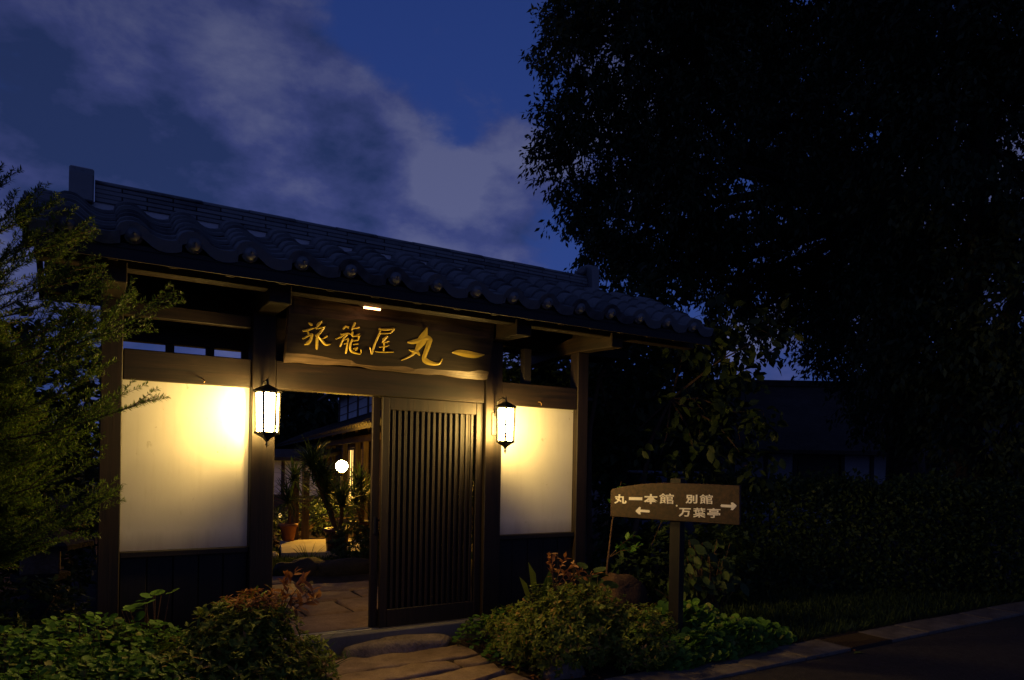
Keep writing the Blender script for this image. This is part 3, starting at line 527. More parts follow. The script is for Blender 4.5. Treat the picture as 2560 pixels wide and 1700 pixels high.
# roof: boarding, then rafters and every tile as pieces of it
AL=math.atan(.5); CA,SA=math.cos(AL),math.sin(AL)
YR=.085; YE=-.72
def RZ(y): return 2.80+.5*((y if y<=YR else 2*YR-y)+.70)
XL,XR=-1.44,3.99
b=MB()
for sgn in (0,1):
    def Y(y): return y if not sgn else 2*YR-y
    a0,a1=-.70,YR
    v=[]
    for x in (XL+.04,XR-.04):
        for y,dz in ((a0,-.012),(a1,-.012),(a1,-.04),(a0,-.04)): v.append((x,Y(y),RZ(y)+dz))
    b.add(v,[(0,1,2,3),(7,6,5,4),(0,4,5,1),(1,5,6,2),(2,6,7,3),(3,7,4,0)])
roof=part('roof',b,M['dark_y'],gate)
for sgn in (0,1):
    def Y(y): return y if not sgn else 2*YR-y
    y0,y1=sorted((Y(-.694),Y(-.682)))
    part('eave_board',MB().box(XL+.03,XR-.03,y0,y1,2.692,2.782),M['dark_x'],roof)
    for i in range(17):
        x=-1.33+i*.325
        c0=np.array((x,Y(-.665),RZ(-.665)-.086)); c1=np.array((x,Y(.06),RZ(.06)-.086))
        part('rafter',MB().beam(c0,c1,.055,.088),M['wood_y'],roof,.003)
    for x in (XL+.015,XR-.015):
        c0=np.array((x,Y(-.70),RZ(-.70)-.06)); c1=np.array((x,Y(.085),RZ(.085)-.06))
        part('barge_board',MB().beam(c0,c1,.03,.13),M['dark_y'],roof,.003)
PROF=[(-.090,.004),(-.084,.032),(-.066,.060),(-.036,.076),(0,.080),(.034,.072),(.066,.050),(.098,.024),(.135,.006),(.175,.0),(.212,.003),(.244,.012),(.262,.018)]
def tile_mesh(name,prof,drop,Lt=.185,th=.020,tilt=.026):
    n=len(prof); v=[];f=[]
    for y,dz in ((0,tilt),(Lt,0)):
        for x,z in prof: v.append((x,y,z+dz+th))
    for x,z in prof: v.append((x,-.002,z+tilt+th-drop))
    for x,z in prof: v.append((x,Lt,z))
    f+=[(i,i+1,n+i+1,n+i) for i in range(n-1)]
    f+=[(2*n+i,2*n+i+1,i+1,i) for i in range(n-1)]
    f+=[(2*n+i+1,2*n+i,3*n+i,3*n+i+1) for i in range(n-1)]
    f+=[(0,n,3*n,2*n),(n-1,3*n-1,4*n-1,2*n-1)]
    b=MB(); b.add(v,f); me=b.mesh(name,M['tile']); 
    sm=np.zeros(len(me.polygons),dtype=bool); sm[:n-1]=True; me.polygons.foreach_set('use_smooth',sm); return me
tm=tile_mesh('tile',PROF,.018); te=tile_mesh('eave_tile',PROF,.072)
def knob():
    n=14; prof=[(.004,-.040),(.022,-.036),(.036,-.026),(.045,-.010),(.047,.004),(.053,.006),(.054,.022),(.040,.030)]; v=[];f=[]
    for r,y in prof:
        for j in range(n): a=2*math.pi*j/n; v.append((r*math.cos(a),y,r*math.sin(a)))
    for i in range(len(prof)-1):
        for j in range(n): f.append((i*n+j,i*n+(j+1)%n,(i+1)*n+(j+1)%n,(i+1)*n+j))
    f.append(tuple(range(n)))
    return MB().add(v,f)
kme=knob().mesh('eave_knob',M['tile'],(0,0,0),True)
VP=[(.085,.034),(.105,.018),(.14,.006),(.18,.0),(.215,.004),(.245,.014),(.262,.020)]
tv_=tile_mesh('verge_tile',VP,.072)
PIT=.327
for sgn in (0,1):
    for r_ in range(6):
        s=r_*.133; y=YE+s*CA; z=RZ(y)
        base=Matrix.Translation((0,y,z))@Matrix.Rotation(AL,4,'X')
        flip=Matrix.Identity(4) if not sgn else Matrix.Translation((2*1.2725,2*YR,0))@Matrix.Rotation(math.pi,4,'Z')
        for k in range(-1,16):
            x=-1.23+PIT*k
            jit=Matrix.Rotation(rad(R.normal()*.7),4,'Z')@Matrix.Rotation(rad(R.normal()*.6),4,'Y')
            me=tv_ if k<0 else (te if r_==0 else tm)
            piece('verge_tile' if k<0 else ('eave_tile' if r_==0 else 'tile'),me,roof,flip@Matrix.Translation((x+R.normal()*.002,0,0))@base@jit)
    for k in range(16):
        p=Matrix.Translation((-1.23+PIT*k,YE-.012,RZ(YE)+.048))
        piece('eave_knob',kme,roof,p if not sgn else Matrix.Translation((2*1.2725,2*YR,0))@Matrix.Rotation(math.pi,4,'Z')@p)
# ridge: mortar, flat courses, round caps, end tiles
part('ridge_plaster',MB().box(-1.40,3.95,-.002,.172,3.05,3.217),M['shikkui'],roof)
RX0,RX1=-1.10,3.00
part('ridge_core',MB().box(RX0+.01,RX1-.01,YR-.065,YR+.065,3.20,3.335),M['darkrock'],roof)
for c in range(4):
    z=3.218+c*.0315; hw=.103-.007*c; x=RX0-(c%2)*.15; k=0
    while x<RX1:
        x0=max(x,RX0); x1=min(x+.305,RX1); x+=.311
        if x1-x0>.03: part('ridge_tile',MB().box(x0,x1,YR-hw+R.normal()*.002,YR+hw,z+R.normal()*.001,z+.0265),M['tile'],roof,.003)
def cap(x0,x1,r,z):
    n=9; v=[]
    for x in (x0,x1):
        for i in range(n):
            a=math.pi*i/(n-1); v.append((x,YR-r*math.cos(a),z+r*.5*math.sin(a)))
    f=[(i,i+1,n+i+1,n+i) for i in range(n-1)]+[tuple(range(n))[::-1],tuple(range(n,2*n)),(0,n,2*n-1,n-1)]
    return MB().add(v,f)
x=RX0
while x<RX1-.05:
    part('ridge_cap',cap(x,min(x+.33,RX1),.080+.005*((int(x*10))%2),3.342),M['tile'],roof,0,True); x+=.327
for x0,x1 in ((-1.43,-1.335),(-1.33,-1.245),(3.10,3.40),(3.405,3.70),(3.705,3.97)):
    part('ridge_cap',cap(x0,x1,.095,3.212),M['tile'],roof,0,True)
    part('ridge_tile',MB().box(x0,x1,YR-.10,YR+.10,3.17,3.213),M['tile'],roof,.004)
def endtile(x0,x1,z1):
    pts=[(-.155,3.195),(-.150,z1-.06),(-.12,z1-.015),(-.06,z1+.01),(.06,z1+.01),(.12,z1-.015),(.150,z1-.06),(.155,3.195)]
    n=len(pts); v=[(x0,YR+a,z) for a,z in pts]+[(x1,YR+a,z) for a,z in pts]
    f=[tuple(range(n)),tuple(range(n,2*n))[::-1]]+[(i,n+i,n+(i+1)%n,(i+1)%n) for i in range(n)]
    return part('ridge_end_tile',MB().add(v,f),M['tile'],roof,.008)
endtile(-1.245,-1.105,3.43); endtile(3.01,3.095,3.475)
part('ridge_roll',MB().tube([(2.93,YR-.02,3.37),(2.99,YR-.02,3.43),(3.05,YR-.02,3.42)],.045,8),M['tile'],roof,0,True)

# ------------------------------------------------------------------ lanterns
def lantern(cx,label):
    cy=-.195; t=thing('wall_lantern',label,'lantern',(cx,0,1.86),'wall lanterns on the gate posts')
    b=MB().box(cx-.03,cx+.03,-.012,-.001,1.78,1.98); part('back_plate',b,M['iron'],t,.003)
    b=MB().tube([(cx,-.01,1.95),(cx,-.05,2.085),(cx,-.14,2.105),(cx,cy,2.085)],.008,6); part('bracket',b,M['iron'],t,0,True)
    f=MB(); r0,r1=.078,.086; z0,z1=1.725,2.008
    for k in range(6):
        a=math.pi/3*k; f.beam((cx+r0*math.cos(a),cy+r0*math.sin(a),z0),(cx+r1*math.cos(a),cy+r1*math.sin(a),z1),.019,.012,(math.cos(a),math.sin(a),0))
    f.lathe((cx,cy,0),[(.088,1.712),(.090,1.716),(.090,1.727),(.070,1.728),(.070,1.713)],6); f.lathe((cx,cy,0),[(.080,2.006),(.098,2.006),(.098,2.016),(.080,2.018)],6)
    part('frame',f,M['iron'],t)
    for k in range(6):
        a0=math.pi/3*k; a1=a0+math.pi/3; q=.955
        v=[(cx+q*r0*math.cos(a0),cy+q*r0*math.sin(a0),z0+.003),(cx+q*r0*math.cos(a1),cy+q*r0*math.sin(a1),z0+.003),(cx+q*r1*math.cos(a1),cy+q*r1*math.sin(a1),z1-.003),(cx+q*r1*math.cos(a0),cy+q*r1*math.sin(a0),z1-.003)]
        part('pane',MB().add(v,[(0,1,2,3)]),M['frosted'],t)
    part('cap',MB().lathe((cx,cy,0),[(.108,2.017),(.108,2.022),(.060,2.048),(.020,2.066),(.010,2.070)],6),M['iron'],t)
    part('finial',MB().lathe((cx,cy,0),[(.008,2.066),(.014,2.078),(.006,2.088),(.009,2.096),(.002,2.118)],8),M['iron'],t,0,True)
    part('base_cup',MB().lathe((cx,cy,0),[(.008,1.655),(.022,1.675),(.045,1.690),(.082,1.711)],6),M['iron'],t)
    part('drop_finial',MB().lathe((cx,cy,0),[(.001,1.612),(.008,1.63),(.012,1.642),(.005,1.650),(.010,1.658)],8),M['iron'],t,0,True)
    part('lamp_holder',MB().tube([(cx,cy,1.712),(cx,cy,1.785)],.012,8),M['iron'],t)
    part('bulb',MB().ball((cx,cy,1.832),BULB_R,8,6,(1,1,1.5)),M['bulb'],t,0,True)
lantern(-.015,'lit six sided iron lantern on the left gate post beside the open doorway')
lantern(1.985,'lit six sided iron lantern on the right gate post beside the slatted door')

# ------------------------------------------------------------------ name board over the doorway
P0=np.array((0,-.06,2.29)); UU=np.array((0,-.11,.44)); UU/=np.linalg.norm(UU); NN=np.cross((1,0,0),UU)
def bp(x,v,n): return P0+np.array((x,0,0))+UU*v+NN*n
nb=thing('name_board','dark live edged wooden board with carved gold characters hung above the doorway','sign board',(1.0,-.06,2.29))
def nameboard():
    n=46; ts=np.linspace(0,1,n); rs=np.random.RandomState(4)
    def wob(a,s): 
        ph=rs.rand(5)*6.28; fr=np.array([3,7,13,22,31]); am=np.array([1,.8,.5,.35,.25])*a
        return sum(am[i]*np.sin(fr[i]*ts*2.1+ph[i]) for i in range(5))
    xb=.134+ts*1.752; xf=.140+ts*1.740
    bb=-.032+wob(.006,1); bf=.028+wob(.009,2)-.012*(ts>.3)*(ts<.62); tf=.335+wob(.010,3)-.0*ts+.012*np.sin(ts*3); tb=.462+wob(.006,4)
    v=[];f=[]
    lines=[(xb,bb,-.050),(xb,bb+.006,-.028),(xf,bf,0),(xf,tf,0),(xb,tb-.006,-.028),(xb,tb,-.050)]
    for xs,vs,nn in lines:
        for i in range(n): v.append(bp(xs[i],vs[i],nn))
    def q(a,b): return [(a*n+i,a*n+i+1,b*n+i+1,b*n+i) for i in range(n-1)]
    fm=MB(); fm.add(v,q(2,3)); part('board_face',fm,M['sign_wood'],nb)
    em=MB(); em.add(v,q(0,1)+q(1,2)+q(3,4)+q(4,5)+q(5,0)+[(0,n,2*n,3*n,4*n,5*n),tuple(k*n+n-1 for k in (5,4,3,2,1,0))]); part('live_edge',em,M['sign_edge'],nb,0,False)
nameboard()
def stroke(mb,pts,k):
    P=np.array(pts); m=len(P); out=[]
    for i in range(m-1):                      # Catmull-Rom through the brush points
        p0,p1,p2,p3=P[max(i-1,0)],P[i],P[i+1],P[min(i+2,m-1)]
        for t in np.linspace(0,1,5)[:-1]:
            out.append(.5*((2*p1)+(-p0+p2)*t+(2*p0-5*p1+4*p2-p3)*t*t+(-p0+3*p1-3*p2+p3)*t**3))
    out.append(P[-1]); Q=np.array(out); d=np.gradient(Q[:,:2],axis=0); d=unit(d); nrm=np.stack([-d[:,1],d[:,0]],1)
    w=np.maximum(Q[:,2:3],.004)*.62; Lf=Q[:,:2]+nrm*w; Rt=Q[:,:2]-nrm*w
    a=Q[0,:2]-d[0]*w[0]*.7; e=Q[-1,:2]+d[-1]*w[-1]*.7
    loop=[a]+list(Rt)+[e]+list(Lf[::-1]); top=.006+.0006*k; n=len(loop); c=np.vstack([a,Q[:,:2],e])
    v=[bp(p[0],p[1],-.002) for p in loop]+[bp(p[0],p[1],top*.55) for p in loop]
    o=2*n
    ctr=[bp(p[0],p[1],top) for p in c]; v+=ctr; M_=len(c)
    f=[(i,(i+1)%n,n+(i+1)%n,n+i) for i in range(n)]
    q=len(Q)
    f.append((n,n+1,o+1,o)); f.append((n,o,o+1,n+2*q+1))
    for i in range(q-1):
        f.append((n+1+i,n+2+i,o+2+i,o+1+i)); f.append((n+2*q+1-i,o+1+i,o+2+i,n+2*q-i))
    f.append((n+q,n+q+1,o+q+1,o+q)); f.append((n+q+2,o+q,o+q+1,n+q+1))
    mb.add(v,f)
for ch in STROKES:
    mb=MB()
    for k,s in enumerate(ch): stroke(mb,s,k)
    part('carved_character',mb,M['gold'],nb)
# small strip lamp under the eave above the board
sl_=thing('strip_lamp','tiny glowing strip lamp under the eave above the name board','lamp',(.72,-.30,2.69))
part('housing',MB().box(.62,.82,-.315,-.285,2.702,2.722),M['iron'],sl_,.003)
part('tube',MB().tube([(.655,-.30,2.694),(.785,-.30,2.694)],.0085,8),M['tube'],sl_,0,True)
part('hanger',MB().tube([(.72,-.30,2.72),(.72,-.30,2.84)],.008,6),M['iron'],sl_)

# ------------------------------------------------------------------ guide sign on a post
SP=np.array((2.925,-1.286)); SE=np.array((.36,-.933)); SN=np.array((-.933,-.36))
def sp(a,z,n): return (SP[0]+SE[0]*a+SN[0]*n,SP[1]+SE[1]*a+SN[1]*n,z)
gs=thing('guide_sign','brown wooden guide board on a post with white characters and arrows','sign',(2.925,-1.286,0))
b=MB(); v=[sp(a,z,n) for n in (-.035,-.125) for a,z in ((-.046,-.1),(.046,-.1),(.046,1.43),(0,1.438),(-.046,1.43))]
b.add(v,[(0,1,2,3,4),(9,8,7,6,5)]+[(i,5+i,5+(i+1)%5,(i+1)%5) for i in range(5)]); part('post',b,M['dark_z'],gs,.004)
top=[(-.58,1.297),(-.572,1.322),(-.50,1.342),(-.40,1.361),(-.30,1.377),(-.19,1.389),(-.08,1.396),(.25,1.397),(.536,1.393)]
bot=[(.541,1.092),(0,1.090),(-.577,1.092)]
poly=top+bot; n=len(poly)
b=MB(); b.add([sp(a,z,0) for a,z in poly]+[sp(a,z,-.034) for a,z in poly],[tuple(range(n))[::-1],tuple(range(n,2*n))]+[(i,(i+1)%n,n+(i+1)%n,n+i) for i in range(n)])
part('board',b,M['board_wood'],gs,.004)
def glyph(ch,a0,z0,a1,z1,tilt=0.0):
    V,T=GLYPH[ch]; V=np.array(V); lo=V.min(0); hi=V.max(0); s=(V-lo)/(hi-lo)
    b=MB(); b.add([sp(a0+(a1-a0)*x,z0+(z1-z0)*y+tilt*x,.0025) for x,y in s],[tuple(t) for t in T]); part('painted_character',b,M['white_paint'],gs)
for ch,a0,z0,a1,z1 in (('丸',-.542,1.203,-.422,1.284),('一',-.401,1.241,-.276,1.266),('本',-.262,1.216,-.136,1.298),('館',-.124,1.224,.004,1.308),
    ('別',.104,1.236,.202,1.307),('館',.220,1.239,.328,1.314),('万',.047,1.128,.149,1.198),('葉',.168,1.129,.271,1.206),('亭',.284,1.134,.390,1.210)):
    glyph(ch,a0,z0,a1,z1,.003)
def arrow(tip,tail,hx,hw,t):
    s=1 if tip[0]>tail[0] else -1; x0,z0=tail; x1,z1=tip
    pts=[(x0,z0-t),(hx,z0-t),(hx-.004*s,z0-hw),(hx+.012*s,z0-hw-.002),(x1,z1-.006),(x1+.003*s,z1),(x1,z1+.006),(hx+.012*s,z0+hw+.002),(hx-.004*s,z0+hw),(hx,z0+t),(x0,z0+t),(x0-.008*s,z0)]
    if s<0: pts=pts[::-1]
    return MB().add([sp(a,z,.0025) for a,z in pts],[tuple(range(len(pts)))])
part('arrow',arrow((-.333,1.152),(-.212,1.156),-.292,.030,.0105),M['white_paint'],gs)
part('arrow',arrow((.513,1.238),(.396,1.233),.474,.028,.0105),M['white_paint'],gs)
part('painted_dot',MB().add([sp(.029+.008*math.cos(k*.785),1.214+.008*math.sin(k*.785),.0025) for k in range(8)],[tuple(range(8))]),M['white_paint'],gs)
# ------------------------------------------------------------------ plants
def twigs_from(base,tips,r0=.012,sag=0.0):
    b=MB()
    for tp in tips:
        a=np.array(base,float); t=np.array(tp,float); m=(a*.45+t*.55)+np.array((0,0,.06*np.linalg.norm(t-a)))+R.normal(size=3)*.03
        b.tube([a,(a+m)/2+R.normal(size=3)*.01,m,t],[r0,r0*.75,r0*.5,r0*.2],4,False)
    return b
def shrub(name,label,cat,base,lobes,nros,per,size,mat,nind,brown=None,shape='oval',w=.19,group=None,spread=.6,twigs=26,tilt=(0,.12)):
    t=thing(name,label,cat,base,group)
    P,d=in_lobes(lobes,nros,.45); keep=P[:,2]>base[2]+.03; P,d=P[keep],d[keep]
    out=unit(d*.8+np.array((tilt[0],tilt[1],1.0))+R.normal(size=d.shape)*.35)
    n=len(P); PP=np.repeat(P,per,0); OO=np.repeat(out,per,0)
    rd=rdir(n*per); D=unit(OO*.40+unit(np.cross(OO,rd))*spread*1.5+R.normal(size=PP.shape)*.12); Nn=unit(OO+R.normal(size=PP.shape)*.2)
    S=size*(.6+.7*R.rand(n*per)); PP=PP+OO*(R.rand(n*per,1)-.6)*size*.7
    if brown is not None:
        c,r=brown; isb=np.linalg.norm((PP-np.array(c))/np.array(r),axis=1)<1; isb&=R.rand(len(PP))<.85
        leaves(name,leaf_t(w*.75,'oval'),PP[isb],D[isb],Nn[isb],S[isb],M['azalea_brown'],t,min(60,isb.sum()//2),'dry_leaf','dry_foliage')
        PP,D,Nn,S=PP[~isb],D[~isb],Nn[~isb],S[~isb]
    leaves(name,leaf_t(w,shape),PP,D,Nn,S,M[mat],t,nind)
    tips=P[R.choice(len(P),min(twigs,len(P)),False)]
    part('twigs',twigs_from(np.array(base)+np.array((0,0,-.02)),tips,.012),M['twig'],t)['kind']='stuff'
    return t
# azaleas at either side of the path
shrub('azalea_bush','rounded azalea bush left of the doorway path with a few dry brown tips','bush',(-.36,-.85,0),
      [(-.40,-.95,.22,.50,.42,.30),(-.28,-.86,.42,.34,.32,.30),(-.16,-.86,.52,.20,.20,.22),(-.62,-1.0,.22,.30,.30,.22),(-.02,-1.02,.22,.30,.26,.24)],
      2000,8,.047,'azalea',270,((-.14,-.84,.72),(.30,.26,.14)),tilt=(.15,.05))
shrub('azalea_bush','wide azalea bush right of the path with a rusty brown crest','bush',(1.98,-1.15,0),
      [(1.95,-1.15,.24,.55,.40,.28),(2.15,-1.10,.34,.42,.36,.28),(1.78,-.85,.22,.28,.30,.24),(2.45,-1.35,.22,.36,.34,.26),(2.0,-.95,.44,.26,.22,.18)],
      2500,8,.042,'azalea',280,((2.04,-.98,.74),(.26,.24,.15)),tilt=(-.40,.02))
# tall dry spikes out of the azaleas
def spray(base,tips,mat,sz,nl,parent,w=.22):
    b=MB(); P=[];D=[];Nn=[];S=[]
    for tp in tips:
        a=np.array(base,float); e=np.array(tp,float); m=(a+e)/2+np.array((0,0,.03))
        b.tube([a,m,e],[.004,.003,.0015],4,False)
        for i in range(nl):
            k=.35+.65*i/nl; p=a+(e-a)*k+np.array((0,0,.03*4*k*(1-k))); dv=unit((e-a)/np.linalg.norm(e-a)*.6+rdir(1)[0]*.8)
            P.append(p);D.append(dv);Nn.append(unit(np.array((0,0,1))+R.normal(size=3)*.5));S.append(sz*(.6+.7*R.rand()))
    return b,np.array(P),np.array(D),np.array(Nn),np.array(S)
for lab,base,tips,sz in (('dry brown broad leaved sprig standing up beside the left door post',(-.06,-.88,.50),[(.02,-.92,.83),(.07,-.95,.78),(-.02,-.86,.80),(.10,-.98,.70),(.15,-1.02,.66)],.075),
                      ('dry rusty sprig rising from the crest of the right azalea',(1.98,-.98,.55),[(1.93,-1.0,.86),(2.03,-1.05,.82),(2.1,-1.1,.78),(1.95,-.95,.80),(2.18,-1.12,.72),(2.26,-1.2,.70)],.06)):
    t=thing('dry_sprig',lab,'plant',base)
    b,P,D,Nn,S=spray(base,tips,None,sz,14,t); part('stem',b,M['twig'],t)
    leaves('dry',leaf_t(.20,'oval'),P,D,Nn,S,M['azalea_brown'],t,len(P))
# round leaved ground cover
def cover(label,spots,n,size,nind,loc,tilt=(0,0)):
    t=thing('ground_cover',label,'ground cover',loc)
    c=np.array(spots); k=R.choice(len(c),n,p=c[:,5]/c[:,5].sum()); a=R.rand(n)*2*math.pi; q=np.sqrt(R.rand(n))
    P=np.stack([c[k,0]+np.cos(a)*q*c[k,2],c[k,1]+np.sin(a)*q*c[k,3],c[k,4]*(1-q*q*.8)*(.25+.75*R.rand(n)**.3)+.01],1)
    D=unit(np.stack([np.cos(a+R.normal(size=n)),np.sin(a+R.normal(size=n)),R.normal(size=n)*.35],1)); D=unit(D)
    Nn=unit(np.stack([R.normal(size=n)*.25+tilt[0],R.normal(size=n)*.25+tilt[1],np.ones(n)],1))
    leaves('cover',leaf_t(.5,'round'),P,D,Nn,size*(.55+.8*R.rand(n)),M['cover'],t,nind)
    b=MB()
    for i in range(0,n,9): b.tube([(P[i,0],P[i,1],-.02),(P[i,0]+R.normal()*.01,P[i,1]+R.normal()*.01,P[i,2])],[.003,.002],3,False)
    part('stems',b,M['twig'],t)['kind']='stuff'
    return t
cover('low mound of round green leaves in front of the left plaster bay',[(-1.15,-.70,.60,.50,.62,1.3),(-1.55,-.95,.55,.5,.66,1.2),(-.80,-.60,.45,.4,.52,.9),(-.95,-1.15,.55,.4,.48,1.3),(-1.4,-1.35,.5,.35,.50,.9),(-.35,-1.35,.45,.25,.25,.5)],10500,.036,280,(-1.2,-.8,0),(.30,-.10))
cover('low spread of round green leaves beside the kerb under the guide sign',[(3.15,-1.42,.45,.22,.20,.9),(3.5,-1.36,.45,.26,.24,1.1),(3.3,-1.05,.5,.40,.34,1.2),(3.95,-1.3,.3,.25,.16,.5),(2.7,-1.5,.3,.15,.14,.4)],5200,.060,260,(3.3,-1.3,0),(-.60,-.12))
cover('patch of small round leaves beside the right end of the door sill',[(1.75,-.28,.25,.22,.25,1.0),(2.0,-.3,.3,.25,.32,1.0),(1.70,-.75,.18,.25,.10,.6)],900,.035,60,(1.85,-.3,0))
# leopard plant: a few big round leaves on stalks
def stalkplant(name,label,base,tips,size,mat,cat='plant',shape='round',w=.5):
    t=thing(name,label,cat,base); b=MB(); P=[];D=[];Nn=[]
    for tp in tips:
        e=np.array(tp,float); a=np.array(base,float)+np.array((R.normal()*.03,R.normal()*.03,-.02)); m=a*.4+e*.6+np.array((0,0,.05))
        b.tube([a,m,e],[.005,.004,.003],5,False); P.append(e); v=rdir(1)[0]; 
        if shape=='oval': D.append(unit(np.array((v[0]*.8,v[1]*.6-.5,-.45)))); Nn.append(unit(np.array((-.80+R.normal()*.3,-.35+R.normal()*.25,.7))))
        else: D.append(unit(np.array((v[0],v[1]-.4,.1)))); Nn.append(unit(np.array((R.normal()*.3,-.35+R.normal()*.3,1))))
    part('stalks',b,M['twig'],t)
    leaves('x',leaf_t(w,shape),np.array(P),np.array(D),np.array(Nn),size*(.8+.5*R.rand(len(P))),M[mat],t,len(P)); return t
def sc(cx,cy,cz,rx,ry,rz,n): return np.array((cx,cy,cz))+rdir(n)*np.array((rx,ry,rz))*(.4+.6*R.rand(n,1))
stalkplant('leopard_plant','leopard plant with round leaves on stalks below the left plaster panel',(-.75,-.42,0),sc(-.75,-.45,.60,.26,.2,.10,12),.075,'cover')
stalkplant('leopard_plant','big leaved plant behind the crest of the right azalea near the sign post',(2.45,-.85,0),sc(2.4,-.9,.58,.32,.25,.12,18),.11,'broad',shape='round')
stalkplant('hydrangea','tall hydrangea with large oval leaves right of the guide sign post',(3.85,-.80,0),np.vstack([sc(3.85,-.80,.55,.40,.25,.36,90),sc(3.6,-.70,.36,.28,.2,.24,40)]),.12,'broad','shrub','oval',.30)
t=thing('hosta','large pale upright leaves behind the rusty azalea crest','plant',(1.88,-.84,.1))
part('stalks',MB().tube([(1.88,-.84,.05),(1.87,-.85,.5)],.006,5).tube([(1.90,-.84,.05),(1.94,-.87,.48)],.006,5).tube([(1.87,-.84,.05),(1.82,-.86,.45)],.006,5),M['twig'],t)
leaves('x',leaf_t(.20,'oval'),np.array([(1.87,-.85,.5),(1.94,-.87,.48),(1.82,-.86,.45)]),np.array([(-.12,-.1,1),(.3,-.2,1),(-.35,-.2,.9)]),np.array([(.5,-1,.1),(.1,-1,.3),(.6,-1,.3)]),np.array([.27,.24,.24]),M['azalea'],t,3)
# grass tufts
def tuft(label,base,n,length,mat='yucca',w=.018,lean=(0,0)):
    t=thing('grass_tuft',label,'grass tuft',base); a=R.rand(n)*6.28; el=.5+.9*R.rand(n)
    D=unit(np.stack([np.cos(a)*np.cos(el)+lean[0],np.sin(a)*np.cos(el)+lean[1],np.sin(el)],1)); P=np.array(base)+R.normal(size=(n,3))*np.array((.02,.02,0))
    leaves('x',leaf_t(w,'blade'),P,D,unit(np.array((0,0,1))+R.normal(size=(n,3))*.2),length*(.6+.6*R.rand(n)),M[mat],t,n)
tuft('tuft of long strappy green leaves at the right end of the left azalea',(.16,-.72,.02),26,.36,lean=(.35,-.1))
tuft('small tuft of grass at the foot of the boulder beside the sill',(.58,-.22,.0),18,.10,'cover')
# leaf litter
lt=thing('leaf_litter','scattered dry leaves on the soil beside the slabs and kerb','leaf litter',(1.7,-1.3,0))
n=90; P=np.stack([np.concatenate([1.58+R.rand(60)*.5,3.9+R.rand(30)*1.6]),np.concatenate([-1.55+R.rand(60)*1.1,-1.95+R.rand(30)*.35]),np.full(n,.012)+.012*(R.rand(n))],1)
leaves('x',leaf_t(.25,'oval'),P,unit(R.normal(size=(n,3))*np.array((1,1,.1))),unit(np.array((0,0,1))+R.normal(size=(n,3))*.25),.035+.025*R.rand(n),M['azalea_brown'],lt,40)
single('fallen_leaf','single yellow fallen leaf lying on the road beside the gutter grate','leaf',MB().add([(4.30,-1.98,.012),(4.36,-2.0,.02),(4.42,-1.99,.012),(4.36,-1.955,.02)],[(0,1,2,3)]),M['azalea'])

